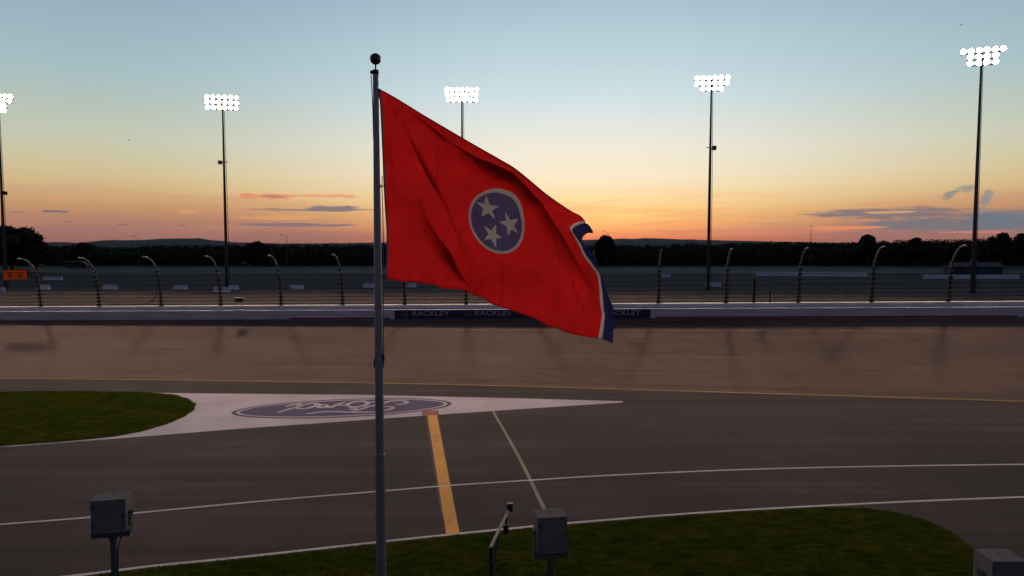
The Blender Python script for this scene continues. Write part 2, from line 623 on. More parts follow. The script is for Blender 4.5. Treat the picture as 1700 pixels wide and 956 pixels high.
mb = MB()
oval_ring(0, None, 0.008, M['blue_paint'], mb)
oval_ring(0.34, 0.62, 0.012, M['letter_paint'], mb)
z1 = lambda p: (380 + p[0] / 8.5, 650 + p[1] / 8.5)
z2 = lambda p: (560 + p[0] / 8.5, 650 + p[1] / 8.5)
strokes = [
    ([z1(p) for p in [(690, 298), (820, 258), (950, 222), (1005, 192), (975, 176), (900, 188), (800, 218)]], 0.42),
    ([z1(p) for p in [(940, 226), (1010, 244), (1110, 236), (1200, 208), (1250, 182), (1200, 167), (1110, 180), (1010, 208)]], 0.38),
    ([z1(p) for p in [(1235, 172), (1300, 186), (1390, 188)]], 0.34),
    ([z1(p) for p in [(1300, 190), (1262, 222), (1330, 226), (1395, 195)]], 0.36),
    ([z1(p) for p in [(1390, 190), (1392, 216), (1440, 224), (1530, 184), (1645, 152)]], 0.38),
    ([z2(p) for p in [(0, 190), (60, 196), (135, 192), (170, 168), (270, 144), (370, 140), (428, 160), (400, 192), (310, 214), (210, 220), (140, 200)]], 0.40),
    ([z2(p) for p in [(170, 238), (215, 226), (265, 238), (225, 256), (175, 250)]], 0.34),
    ([z2(p) for p in [(-435, 318), (-250, 292), (-50, 284), (120, 290), (300, 294), (450, 292), (560, 284), (680, 266), (760, 248), (785, 232), (745, 216), (650, 216)]], 0.38),
    ([z2(p) for p in [(190, 288), (320, 256), (440, 216), (560, 192), (640, 170), (730, 142), (840, 130), (930, 132), (985, 152), (940, 174), (830, 190)]], 0.40),
    ([z2(p) for p in [(425, 158), (500, 150), (600, 152)]], 0.34),
]
for i, (st, w) in enumerate(strokes):
    ribbon_px(st, lambda f, w=w: w * 1.08 * (0.65 + 0.35 * math.sin(math.pi * min(1, max(0, f)))), M['letter_paint'], '', z=0.0155 + i * 0.0012, n=7, mb=mb)
struct(mb.build('painted_oval'), 'blue oval with the script word Ford painted upside down on the white wedge', 'painted logo')

# start / finish line, its red box, the thin oblique line
mb = MB()


def quad_px(pts, z, m):
    n = 16
    a, b, c, d = [at_z(x, y, 0) + Vector((0, 0, z)) for x, y in pts]
    mb.strip([a.lerp(d, k / n) for k in range(n + 1)], [b.lerp(c, k / n) for k in range(n + 1)], m)


quad_px([(706, 689), (727, 688), (758, 852), (732, 856)], 0.004, M['edge_paint'])
quad_px([(709.5, 688.5), (725, 688), (763, 885.5), (741, 888)], 0.012, M['yellow_paint'])
struct(mb.build('finish_line'), 'broad worn yellow stripe crossing the asphalt beside the flagpole', 'road marking')
mb = MB()
quad_px([(700.5, 682.5), (727, 681.5), (729, 688.2), (701, 689.5)], 0.0300, M['edge_paint'])
quad_px([(702, 683.2), (725.5, 682.4), (727.2, 687.6), (702.5, 688.7)], 0.0345, M['orange_paint'])
struct(mb.build('red_box_marking'), 'small red orange box painted at the top of the yellow stripe', 'road marking')
ribbon_px([(818, 682), (862, 760), (905, 848)], 0.2, M['tan_paint'], 'oblique_line', z=0.012, lab='thin tan line slanting across the asphalt towards a grey box', n=8)

mb = MB()
M['tar'] = mat('tar_seam', (0.020, 0.016, 0.017), 0.8, 0, 0.3, 2, spec=0.15)
for k, (pts, w) in enumerate([([(1034, 667.5), (1300, 676), (1500, 683.5), (1750, 692), (2100, 706)], 0.16), ([(-200, 792), (0, 768), (300, 748), (620, 731), (1000, 716), (1400, 709), (1800, 705)], 0.22),
               ([(330, 716), (600, 702), (820, 689), (1000, 682), (1250, 688)], 0.10), ([(-100, 826), (200, 800), (600, 772), (1000, 748), (1500, 733), (1900, 729)], 0.12)]):
    ribbon_px(pts, w, M['tar'], '', z=0.003, n=10, mb=mb)
struct(mb.build('asphalt_seam'), 'thin dark tar seams curving along the asphalt apron', 'seam')

# two curved tyre marks on the bank
for nm, pts, lab in [('tyre_mark', [(422, 573), (428, 578), (450, 580), (480, 581)], 'dark hooked tyre mark, the upper of two on the bank'),
                     ('tyre_mark', [(405, 582), (415, 586), (440, 588)], 'faint hooked tyre mark, the lower of two on the bank')]:
    pts = [(x * 0.6 + 9, y) for x, y in pts]
    mb = MB()
    c = catmull([(x, y, 0) for x, y in pts], 6)
    A, B = [], []
    for p in c:
        v = 0.5
        for _ in range(30):
            q = bank(p.x, v)
            py = proj(q)[1]
            v += (py - p.y) / 95
        A.append(bank(p.x, v - 0.008, 0.02))
        B.append(bank(p.x, v + 0.008, 0.02))
    mb.strip(A, B, M['rubber'])
    struct(mb.build(nm), lab, 'tyre mark')

# ---------------------------------------------------------------- grass
def pip(p, poly):
    ins = False
    j = len(poly) - 1
    for i in range(len(poly)):
        a, b = poly[i], poly[j]
        if (a.y > p.y) != (b.y > p.y) and p.x < (b.x - a.x) * (p.y - a.y) / (b.y - a.y) + a.x:
            ins = not ins
        j = i
    return ins


def grass_patch(pts_px, extra, label, n_tuft, seed, vis, dy=0.0):
    rnd = random.Random(seed)
    g = [at_z(x, y + dy, 0) for x, y in pts_px] + [Vector(e) for e in extra]
    ring = []
    for a, b in zip(g, g[1:] + g[:1]):
        n = max(1, int((b - a).length / 0.35))
        n = min(n, 160)
        for k in range(n):
            ring.append(a.lerp(b, k / n))
    cen = sum(g, Vector()) / len(g)
    for i, p in enumerate(ring):
        d = (p - cen).normalized()
        ring[i] = p + d * noise.noise(p * 1.7) * 0.06 + d * noise.noise(p * 6) * 0.04
    mb = MB()
    fr = [1.0, 0.995, 0.985, 0.97, 0.94, 0.9, 0.84, 0.76, 0.66, 0.54, 0.4, 0.24, 0.1]
    rows = []
    for k, f in enumerate(fr):
        row = []
        for p in ring:
            q = cen.lerp(p, f)
            hgt = 0.015 if k == 0 else 0.05 + 0.02 * noise.noise(q * 0.6)
            row.append(Vector((q.x, q.y, hgt)))
        rows.append(row)
    mb.loft(rows, M['grass'], close=True)
    n = len(ring)
    mb.add(rows[-1], [tuple(range(n))], M['grass'])
    # tufts
    x0, x1, y0, y1 = vis
    V, Fc = [], []
    cnt = 0
    while cnt < n_tuft:
        p = Vector((rnd.uniform(x0, x1), rnd.uniform(y0, y1), 0))
        if not pip(p, g):
            continue
        cnt += 1
        cl = noise.noise(p * 0.5) * 0.5 + 0.5
        hgt = rnd.uniform(0.03, 0.07) * (0.7 + 0.8 * cl)
        for k in range(4):
            a = rnd.uniform(0, 6.283)
            w = rnd.uniform(0.015, 0.035)
            q = p + Vector((rnd.uniform(-.12, .12), rnd.uniform(-.12, .12), 0.045))
            dx, dy = math.cos(a) * w, math.sin(a) * w
            o = len(V)
            V += [q + Vector((dx, dy, 0)), q - Vector((dx, dy, 0)), q + Vector((rnd.uniform(-.06, .06), rnd.uniform(-.06, .06), hgt))]
            Fc.append((o, o + 1, o + 2))
    mb.add(V, Fc, M['grass'])
    ob = mb.build('grass')
    return tag(ob, label, 'grass', kind='stuff')


grass_patch([(-420, 660), (-200, 653), (0, 651), (60, 650.3), (140, 650.2), (200, 651), (250, 652), (290, 656), (314, 663), (325, 671), (322, 681), (306, 692),
             (275, 705), (235, 716.5), (190, 725), (100, 733.5), (0, 741), (-150, 753), (-420, 768)], [],
            'rounded island of short grass bordered by white paint', 22000, 3, (-48, -24, 40, 60))
grass_patch([(-250, 996), (-50, 977), (130, 958), (250, 943), (400, 928), (600, 906), (760, 888.5), (950, 870.5), (1150, 854.5), (1300, 845.5), (1375, 842), (1430, 842.5), (1480, 848.5), (1530, 861),
             (1575, 880), (1610, 905), (1632, 935), (1640, 960), (1642, 985)], [(18.5, 22, 0), (17, 12, 0), (8, 5, 0), (-12, 5, 0), (-24, 10, 0)],
            'near strip of dark grass around the flagpole', 30000, 5, (-16, 20, 24, 37), 2.0)

# ---------------------------------------------------------------- wall, barrier, fence
WALL_OFF = -1.15
WALL_UP = 0.47          # concrete wall rises this far above the barrier top
BAR_H = 1.08


def sweep(prof, ts, m, mb, caps=True):
    rows = [[wpt(t, a, h) for a, h in prof] for t in ts]
    mb.loft(rows, m, close=True)
    n = len(prof)
    if caps:
        mb.add(rows[0], [tuple(range(n))], m)
        mb.add(rows[-1], [tuple(range(n))[::-1]], m)


FTS = list(range(-700, 2401, 25))
root = empty('track_wall', wb(850) + wn(850) * WALL_OFF)
tag(root, 'white concrete retaining wall carrying the curved catch fence', 'wall')


def child(o, root):
    o.parent = root
    o.matrix_parent_inverse = Matrix.Translation(-root.location)
    return o


mb = MB()
top = BAR_H + WALL_UP
sweep([(WALL_OFF, -0.6), (WALL_OFF - 1.1, -0.6), (WALL_OFF - 1.1, top), (WALL_OFF - 0.04, top), (WALL_OFF, top - 0.05)], FTS, M['wall'], mb)
child(mb.build('wall_body'), root)

root = empty('energy_barrier', wb(850))
tag(root, 'low white impact barrier running in front of the retaining wall', 'barrier')
mb = MB()
sweep([(0, 0.03), (-0.7, 0.03), (-0.7, BAR_H), (-0.03, BAR_H), (0, BAR_H - 0.03)], FTS, M['barrier'], mb)
child(mb.build('barrier_face'), root)
for a, b in [(480, 648), (1088, 1690)]:
    mb = MB()
    ts = [a + (b - a) * k / 40 for k in range(41)]
    sweep([(0.008, 0.06), (-0.02, 0.06), (-0.02, 0.22), (0.008, 0.22)], ts, M['red_stripe'], mb)
    child(mb.build('red_stripe'), root)
for k in range(-6, 50):
    px = 14 + k * 41.2
    t = solve(px, -0.2, BAR_H)
    mb = MB()
    n = wn(t)
    mx = Matrix.Rotation(math.atan2(-n.x, n.y) , 3, 'Z')
    mb.box(wpt(t, -0.85, BAR_H - 0.02), (0.4, 0.4, 0.14), M['barrier'], mx, 0.03)
    child(mb.build('bracket'), root)

# banner
root = empty('advertising_banner', wpt(868, 0.03, 0.1))
tag(root, 'long navy banner lettered RACKLEY hung on the white barrier', 'banner')
mb = MB()
ts = [655 + (1080 - 655) * k / 40 for k in range(41)]
sweep([(0.035, 0.05), (0.012, 0.05), (0.012, BAR_H - 0.05), (0.035, BAR_H - 0.05)], ts, M['navy'], mb)
child(mb.build('banner_panel'), root)


def text_mesh(txt, bold=0.0):
    cu = bpy.data.curves.new('lettering', 'FONT')
    cu.body = txt
    cu.size = 1.0
    cu.offset = bold
    cu.resolution_u = 3
    ob = bpy.data.objects.new('lettering', cu)
    COL.objects.link(ob)
    dg = bpy.context.evaluated_depsgraph_get()
    me = bpy.data.meshes.new_from_object(ob.evaluated_get(dg))
    V = [v.co.copy() for v in me.vertices]
    Fc = [tuple(p.vertices) for p in me.polygons]
    bpy.data.objects.remove(ob)
    bpy.data.curves.remove(cu)
    bpy.data.meshes.remove(me)
    xs = [v.x for v in V]
    ys = [v.y for v in V]
    x0, x1, y0, y1 = min(xs), max(xs), min(ys), max(ys)
    return [((v.x - x0) / (x1 - x0), (v.y - y0) / (y1 - y0)) for v in V], Fc


word = text_mesh('RACKLEY', 0.012)
small = text_mesh('ROOFING', 0.0)
for cx0 in (685, 789, 893.5, 1003):
    for nm, (V, Fc), xa, xb, ha, hb, m in [('lettering', word, cx0, cx0 + 61, 0.42, 0.94, M['letter']), ('small_lettering', small, cx0 + 38, cx0 + 60, 0.22, 0.34, M['letter_dim'])]:
        mb = MB()
        mb.add([wpt(lerp(xa, xb, x), 0.047, lerp(ha, hb, y)) for x, y in V], Fc, m)
        child(mb.build(nm), root)
    mb = MB()      # shield of three bars beside the word
    for poly in [[(-5.5, .86), (-3, .92), (-3, .30), (-5, .42)], [(-2, .70), (-.4, .62), (-.4, .16), (-2, .24)], [(.4, .62), (2, .70), (2, .24), (.4, .16)],
                 [(3, .92), (5.5, .86), (5, .42), (3, .30)], [(-2, .92), (2, .92), (1.2, .78), (-1.2, .78)]]:
        mb.add([wpt(cx0 - 13 + x, 0.047, y) for x, y in poly], [(0, 1, 2, 3)], M['letter_dim'])
    child(mb.build('shield_mark'), root)

# catch fence
POSTPROF = catmull([(0, 0, 0), (0.10, 0, 1.5), (0.36, 0, 3.4), (0.62, 0, 4.25), (1.05, 0, 4.95), (1.75, 0, 5.6), (2.5, 0, 5.92), (3.3, 0, 5.98)], 4)
CLAMPS = [0.22, 0.62, 1.04, 1.5, 2.02, 2.56, 3.1, 3.66, 4.2]


def post_mesh():
    mb = MB()
    k = next(i for i, p in enumerate(POSTPROF) if p.z > 3.6)
    mb.tube(POSTPROF[:k + 1], 0.125, M['post_steel'], 8)
    mb.tube(POSTPROF[k:], [0.105 - 0.02 * i / len(POSTPROF) for i in range(len(POSTPROF) - k)], M['galv'], 8)
    mb.box((-0.02, 0, 0.02), (0.4, 0.4, 0.04), M['dark_steel'])
    for k, h in enumerate(CLAMPS):
        x = interp([(p.z, p.x) for p in POSTPROF], h)
        wd = 0.58 - 0.02 * k
        mb.box((x + 0.03, 0, h), (0.26, wd, 0.17), M['dark_steel'], Matrix.Rotation(R(8), 3, 'Y'), 0.02)
        mb.box((x + 0.12, wd * 0.28, h + 0.02), (0.12, 0.08, 0.26), M['dark_steel'])
    return mb


post_px = [-420, -312, -210, -114, -22, 68, 165, 268, 367, 467, 569, 672, 774, 879, 985, 1093, 1205, 1325, 1446, 1574, 1706, 1842, 1980, 2120]
FOFF = WALL_OFF - 0.45
FTOP = BAR_H + WALL_UP
root = empty('catch_fence', wpt(850, FOFF, FTOP))
tag(root, 'tall cable catch fence with inward curved posts on the track wall', 'fence')
proto = None
post_t = []
for px in post_px:
    t = solve(px, FOFF, FTOP)
    post_t.append(t)
    if proto is None:
        ob = proto = post_mesh().build('post', smooth=False)
    else:
        ob = proto.copy()
        COL.objects.link(ob)
    n = wn(t)
    ob.parent = root
    ob.matrix_parent_inverse = Matrix.Translation(-root.location)
    ob.location = wpt(t, FOFF, FTOP)
    ob.rotation_euler = (0, 0, math.atan2(n.y, n.x))
CABLES = CLAMPS + [4.7, 5.3, 5.75, 5.96]
for k, h in enumerate(CABLES):
    if k < len(CLAMPS) + 1:
        x = interp([(p.z, p.x) for p in POSTPROF], h) + 0.12
    else:
        x = interp([(p.z, p.x) for p in POSTPROF], h)
    pts = []
    for a, b in zip(post_t, post_t[1:]):
        for q in (0, 0.5):
            pts.append(wpt(lerp(a, b, q), FOFF + x, FTOP + h - 0.05 * math.sin(math.pi * q)))
    mb = MB()
    mb.tube(pts, 0.024 if h < 2.2 else 0.012, M['cable'], 5)
    child(mb.build('cable'), root)
# mesh stays between the posts
for a, b in zip(post_t, post_t[1:]):
    for q in (0.333, 0.667):
        t = lerp(a, b, q)
        mb = MB()
        mb.tube([wpt(t, FOFF + p.x + 0.1, FTOP + p.z) for p in POSTPROF[::4]], 0.008, M['cable'], 5)
        child(mb.build('stay'), root)
# gate posts and the torn cables
for px, hh, w in [(1251, 2.65, 0.27), (1278, 1.35, 0.15)]:
    t = solve(px, FOFF, FTOP)
    mb = MB()
    mb.box(wpt(t, FOFF + 0.02, FTOP + hh / 2), (w, w, hh), M['dark_steel'], None, 0.02)
    mb.box(wpt(t, FOFF + 0.02, FTOP + hh + 0.02), (w * 1.25, w * 1.25, 0.05), M['dark_steel'])
    child(mb.build('gate_post'), root)
rr = random.Random(12)
for k in range(9):
    x0 = 183 + k * 9
    t0, t1 = solve(x0, FOFF, FTOP), solve(x0 + rr.uniform(6, 14), FOFF, FTOP)
    h0 = rr.uniform(0.05, 0.3)
    pts = [wpt(lerp(t0, t1, q / 6), FOFF + rr.uniform(-.2, .3), FTOP + 0.03 + abs(h0 * math.sin(q * 1.7 + k)) + rr.uniform(0, .12)) for q in range(7)]
    mb = MB()
    mb.tube(catmull(pts, 3), 0.035, M['dark_steel'], 5)
    child(mb.build('loose_cable'), root)
for k in range(4):
    t0, t1 = solve(238 + k * 5, FOFF, FTOP), solve(262, FOFF, FTOP)
    mb = MB()
    mb.tube([wpt(lerp(t0, t1, q / 5), FOFF + .1, FTOP + lerp(0.25 + .1 * k, 0.7 + 0.35 * k, q / 5) - 0.1 * math.sin(math.pi * q / 5)) for q in range(6)], 0.03, M['dark_steel'], 5)
    child(mb.build('loose_cable'), root)

# little box on legs on the barrier
t = solve(397, -0.5, BAR_H + 0.2)
root = empty('box_stand', wpt(t, -0.6, BAR_H))
tag(root, 'small black box on two short legs standing on the white wall', 'box')
mb = MB()
mb.box((0, 0, 1.22), (0.86, 0.5, 0.46), M['black'], None, 0.03)
mb.build('housing', root)
mb = MB()
mb.box((0, -0.02, 1.475), (0.94, 0.6, 0.045), M['block'])
mb.build('lid', root)
for sx in (-1, 1):
    mb = MB()
    mb.tube([(sx * 0.36, 0, 0.0), (sx * 0.36, 0, 0.99)], 0.035, M['galv'], 6)
    mb.build('leg', root)
mb = MB()
mb.box((0, -0.12, 0.06), (0.95, 0.5, 0.1), M['barrier'], None, 0.02)
mb.build('base', root)

# orange sign held on two arms from the first whole post
t = solve(25, FOFF + 1.0, FTOP + 2.5)
root = empty('warning_sign', wpt(t, FOFF + 0.9, FTOP + 2.2))
tag(root, 'orange sign with dark markings on two arms beside the leftmost curved post', 'sign')
cpx = at_y(25, 456, root.location.y) - root.location
mb = MB()
mb.box(cpx, (2.95, 0.012, 1.13), M['sign'], Matrix.Rotation(R(-2), 3, 'Y'))
mb.build('sign_panel', root)
mb = MB()
for cx_, wds in [(-0.62, [(0.8, 0.12, .24), (0.55, 0.1, .04), (0.45, .2, -.2)]), (0.58, [(0.9, 0.1, .22), (0.5, 0.12, .0), (0.55, .16, -.2)])]:
    for w, h_, dz in wds:
        mb.box(cpx + Vector((cx_ + 0.05 * w, -0.016, dz)), (w, 0.016, h_), M['sign_dark'], Matrix.Rotation(R(-2), 3, 'Y'))
mb.build('sign_marking', root)
mb = MB()
mb.box(cpx + Vector((1.62, 0, 0.05)), (0.22, 0.06, 1.1), M['navy'])
mb.build('end_panel', root)
for dz, ln in [(0.62, 2.4), (-0.6, 2.75)]:
    mb = MB()
    mb.tube([cpx + Vector((-1.5, 0.02, dz - 0.06)), cpx + Vector((ln, 0.02, dz + 0.06))], 0.045, M['galv'], 6)
    mb.build('arm', root)

# ---------------------------------------------------------------- ground outside the wall
def outer(t, k):
    """k metres behind the wall"""
    p = wpt(t, WALL_OFF - 1.1 - k, 0)
    z0 = wb(t).z + BAR_H + WALL_UP - 0.5
    p.z = lerp(z0, ZG, sm(0, 14, k))
    return p


OT = [-900] + list(range(-700, 2401, 50)) + [2600]
ext0 = (wb(-900) - wb(-850)).normalized()
ext1 = (wb(2600) - wb(2550)).normalized()


def band(k0s, m, name, lift, lab, cat, far=None, ext=500):
    rows = []
    for k in k0s:
        r = [outer(t, k) for t in OT]
        a, b = r[0].copy(), r[-1].copy()
        a += ext0 * ext
        b += ext1 * ext
        a.z, b.z = ZG, ZG
        r = [a] + r + [b]
        rows.append(r)
    if far is not None:
        rows.append([Vector((p.x * far[1], far[0], ZG)) for p in rows[-1]])
    for r in rows:
        for p in r:
            p.z += lift
    mb = MB()
    mb.loft(rows, m)
    return struct(mb.build(name, smooth=True), lab, cat)


band([0, 1, 2.5, 5, 8, 11, 14, 30], M['field'], 'outer_ground', 0, 'dull grass terrain spreading out behind the track wall to the hills', 'terrain', (16000, 25), 900)
band([0, 1, 2.5, 5, 8, 11, 14, 14.3], M['service'], 'service_road', 0.02, 'brownish service road right behind the track wall', 'road', None, 60)
# service road / parking lot as sheets laid on it (their far edges follow constant distance from the camera)
mb = MB()
xs = [(-260 + 560 * k / 60) for k in range(61)]


def sheet(ya, yb, m, name, lift, lab, cat, wig=1.0):
    mb = MB()
    A = [Vector((x, ya(x), ZG + lift)) for x in xs]
    B = [Vector((x, yb(x), ZG + lift)) for x in xs]
    mb.strip(A, B, m)
    struct(mb.build(name), lab, cat)


def backy(x, k):
    # y of the line k metres behind the wall at world x
    lo, hi = -900.0, 2600.0
    for _ in range(40):
        mid = (lo + hi) / 2
        if outer(mid, k).x < x:
            lo = mid
        else:
            hi = mid
    return outer(lo, k).y - 0.114 * (x - outer(lo, k).x)


sheet(lambda x: backy(x, 14.2), lambda x: 124 + 1.2 * noise.noise(Vector((x * .05, 0, 0))) - 0.02 * x, M['service'], 'gravel_strip', 0.02, 'brown paved strip between the service road and the parking lot', 'road')
sheet(lambda x: 124.3 + 1.2 * noise.noise(Vector((x * .05, 0, 0))) - 0.02 * x, lambda x: 196 + 6 * noise.noise(Vector((x * .02, 3, 0))) , M['lot'], 'parking_lot', 0.024, 'dark blue grey asphalt parking lot beyond the fence', 'parking lot')
sheet(lambda x: 262, lambda x: 274, M['lot'], 'far_road', 0.024, 'narrow grey road in front of the treeline', 'road')

# hills
def ridge(prof, D, depth, name, lab, x0=-900, x1=2600, step=10, amp=1.5):
    rows = []
    pr = []
    x = x0
    while x <= x1:
        y = interp(prof, x)
        top = at_y(x, y, D)
        top.z += amp * D / 1133 * 0.5 * (noise.noise(Vector((x * .05, D, 0))) + 0.6 * noise.noise(Vector((x * .21, D, 4))))
        pr.append(top)
        x += step
    for f, q in [(-1.0, -0.02), (-0.7, 0.35), (-0.35, 0.72), (0, 1.0), (0.5, 0.7), (1, -0.02)]:
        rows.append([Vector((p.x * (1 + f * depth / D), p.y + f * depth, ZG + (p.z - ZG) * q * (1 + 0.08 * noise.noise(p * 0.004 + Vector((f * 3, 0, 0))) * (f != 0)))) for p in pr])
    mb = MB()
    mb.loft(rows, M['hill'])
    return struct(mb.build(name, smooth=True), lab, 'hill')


HP = [(-900, 402), (-300, 400), (-100, 402), (60, 403), (90, 401.5), (130, 403), (150, 401), (175, 398.5), (230, 398.5), (270, 396), (300, 395.5), (332, 395.5), (352, 398.5), (400, 402.5),
      (470, 404), (560, 403.5), (640, 402), (760, 400), (880, 399), (960, 398.5), (1010, 397), (1040, 396), (1085, 395.3), (1130, 397), (1180, 398.5), (1230, 399.5), (1290, 401), (1400, 403), (1700, 402), (2600, 398)]
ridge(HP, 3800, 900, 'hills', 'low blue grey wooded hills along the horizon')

# ---------------------------------------------------------------- trees
def clump(mb, c, rx, ry, rz, n, rnd, leaf=0.55, core=True):
    if core:
        bm = bmesh.new()
        bmesh.ops.create_icosphere(bm, subdivisions=2, radius=1)
        bm.verts.index_update()
        V = []
        for v in bm.verts:
            k = 0.74 + 0.22 * noise.noise(v.co * 1.7 + c * 0.37)
            V.append(c + Vector((v.co.x * rx * k, v.co.y * ry * k, v.co.z * rz * k)))
        mb.add(V, [tuple(v.index for v in f.verts) for f in bm.faces], M['leaf'])
        bm.free()
    V, Fc = [], []
    for _ in range(n):
        d = Vector((rnd.gauss(0, 1), rnd.gauss(0, 1), rnd.gauss(0, 1))).normalized()
        k = rnd.uniform(0.72, 1.04) * (0.86 + 0.22 * noise.noise(d * 1.9 + c * 0.37))
        p = c + Vector((d.x * rx * k, d.y * ry * k, d.z * rz * k))
        a = Vector((rnd.gauss(0, 1), rnd.gauss(0, 1), rnd.gauss(0, 1))).normalized()
        b = a.cross(Vector((rnd.gauss(0, 1), rnd.gauss(0, 1), rnd.gauss(0, 1)))).normalized()
        s = leaf * rnd.uniform(0.5, 1.1)
        o = len(V)
        V += [p - a * s - b * s * .5, p + a * s * .3 - b * s * .6, p + a * s + b * s * .2, p - a * s * .2 + b * s * .6]
        Fc.append((o, o + 1, o + 2, o + 3))
    mb.add(V, Fc, M['leaf'])


TP = [(-300, 390), (-40, 396), (40, 399), (75, 404), (100, 408), (125, 404), (145, 403), (165, 408), (220, 409), (260, 406), (300, 405), (360, 406), (400, 403), (430, 402), (470, 404.5), (520, 403.5), (560, 405),
      (640, 403), (760, 404), (880, 404), (960, 406), (1030, 404), (1100, 406), (1140, 402), (1170, 404), (1230, 402), (1290, 399.5), (1340, 401), (1400, 401), (1470, 399), (1520, 396), (1560, 397), (1600, 396), (1640, 394),
      (1700, 391), (1800, 388), (2100, 386)]
rnd = random.Random(21)
mb = MB()
x = -260.0
while x < 1960:
    for D in (296, 312, 330):
        xx = x + rnd.uniform(-5, 5)
        ty = interp(TP, xx) + abs(rnd.gauss(0, 1.2)) + 1.6 * noise.noise(Vector((xx * .03, D, 0))) + (0.0 if D > 300 else 5.5 * rnd.random() + 1.5)
        tp = at_y(xx, ty, D + rnd.uniform(-6, 6))
        hgt = tp.z - ZG
        c = Vector((tp.x, tp.y, ZG + hgt * 0.52))
        rx = rnd.uniform(2.6, 4.6)
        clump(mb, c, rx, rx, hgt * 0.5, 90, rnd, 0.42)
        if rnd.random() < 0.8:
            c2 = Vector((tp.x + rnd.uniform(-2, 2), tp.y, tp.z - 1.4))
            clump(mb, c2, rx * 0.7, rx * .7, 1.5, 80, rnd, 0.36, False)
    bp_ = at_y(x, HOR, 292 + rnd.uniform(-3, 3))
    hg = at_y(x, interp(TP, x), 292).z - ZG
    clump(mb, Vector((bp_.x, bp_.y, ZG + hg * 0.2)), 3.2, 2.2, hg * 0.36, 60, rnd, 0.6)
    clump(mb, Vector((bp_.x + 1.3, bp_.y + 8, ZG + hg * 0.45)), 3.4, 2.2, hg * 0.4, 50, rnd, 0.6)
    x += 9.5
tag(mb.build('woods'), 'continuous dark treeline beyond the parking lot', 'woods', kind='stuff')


def tree(px, top_y, D, crown_px, label, seed, group=None, low=0.25, nsub=9):
    rnd = random.Random(seed)
    tp = at_y(px, top_y, D)
    hgt = tp.z - ZG
    cr = crown_px / 2 * D / F
    root = empty('tree', (tp.x, tp.y, ZG))
    tag(root, label, 'tree', group)
    mb = MB()
    mb.tube([(0, 0, -0.2), (0.1, 0, hgt * 0.3), (-0.1, 0.1, hgt * 0.62)], [0.035 * hgt, 0.024 * hgt, 0.01 * hgt], M['bark'], 7)
    for k in range(6):
        a = k * 1.05 + rnd.random()
        mb.tube([(0, 0, hgt * (0.25 + .05 * k)), (math.cos(a) * cr * .4, math.sin(a) * cr * .4, hgt * (0.42 + .05 * k)), (math.cos(a) * cr * .7, math.sin(a) * cr * .7, hgt * (0.52 + .05 * k))],
                [0.011 * hgt, 0.008 * hgt, 0.003 * hgt], M['bark'], 5)
    mb.build('trunk', root)
    mb = MB()
    ch = hgt * (1 - low) / 2
    cz = hgt - ch
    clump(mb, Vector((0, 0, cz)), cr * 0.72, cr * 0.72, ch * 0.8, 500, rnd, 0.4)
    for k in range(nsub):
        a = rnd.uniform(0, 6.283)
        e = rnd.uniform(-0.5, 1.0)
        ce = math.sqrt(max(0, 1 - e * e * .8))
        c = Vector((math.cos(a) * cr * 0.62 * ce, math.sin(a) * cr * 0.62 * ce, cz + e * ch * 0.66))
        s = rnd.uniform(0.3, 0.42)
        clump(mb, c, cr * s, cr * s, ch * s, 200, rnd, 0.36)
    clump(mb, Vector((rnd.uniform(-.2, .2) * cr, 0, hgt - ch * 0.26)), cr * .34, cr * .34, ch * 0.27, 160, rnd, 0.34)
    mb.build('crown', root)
    return root


tree(17, 372, 205, 112, 'large dark tree at the left edge behind a floodlight pole', 1, low=0.1, nsub=16)
tree(-85, 380, 215, 110, 'big dark tree cut off by the left frame edge', 10, low=0.1)
tree(58, 399, 208, 70, 'lower bushy tree sloping down from the large left tree', 2, low=0.05)
tree(136, 401.5, 270, 46, 'rounded tree standing against the far hills on the left', 3, low=0.05)
tree(1003, 389, 285, 48, 'domed tree rising above the treeline just right of the flag', 4, low=0.1, nsub=12)
tree(1444, 387.5, 285, 42, 'round tree standing highest in the treeline on the right', 5, low=0.1, nsub=12)
tree(1664, 385.5, 262, 50, 'tall tree right of the rightmost floodlight pole', 6, low=0.1, nsub=12)
tree(1702, 386, 258, 56, 'tall tree cut off by the right frame edge', 7, low=0.1, nsub=12)
tree(1525, 392.5, 275, 46, 'broad low tree between two curved posts on the right', 8, low=0.05)
tree(425, 400.5, 290, 40, 'small rounded tree right of the second floodlight pole', 9, low=0.05)

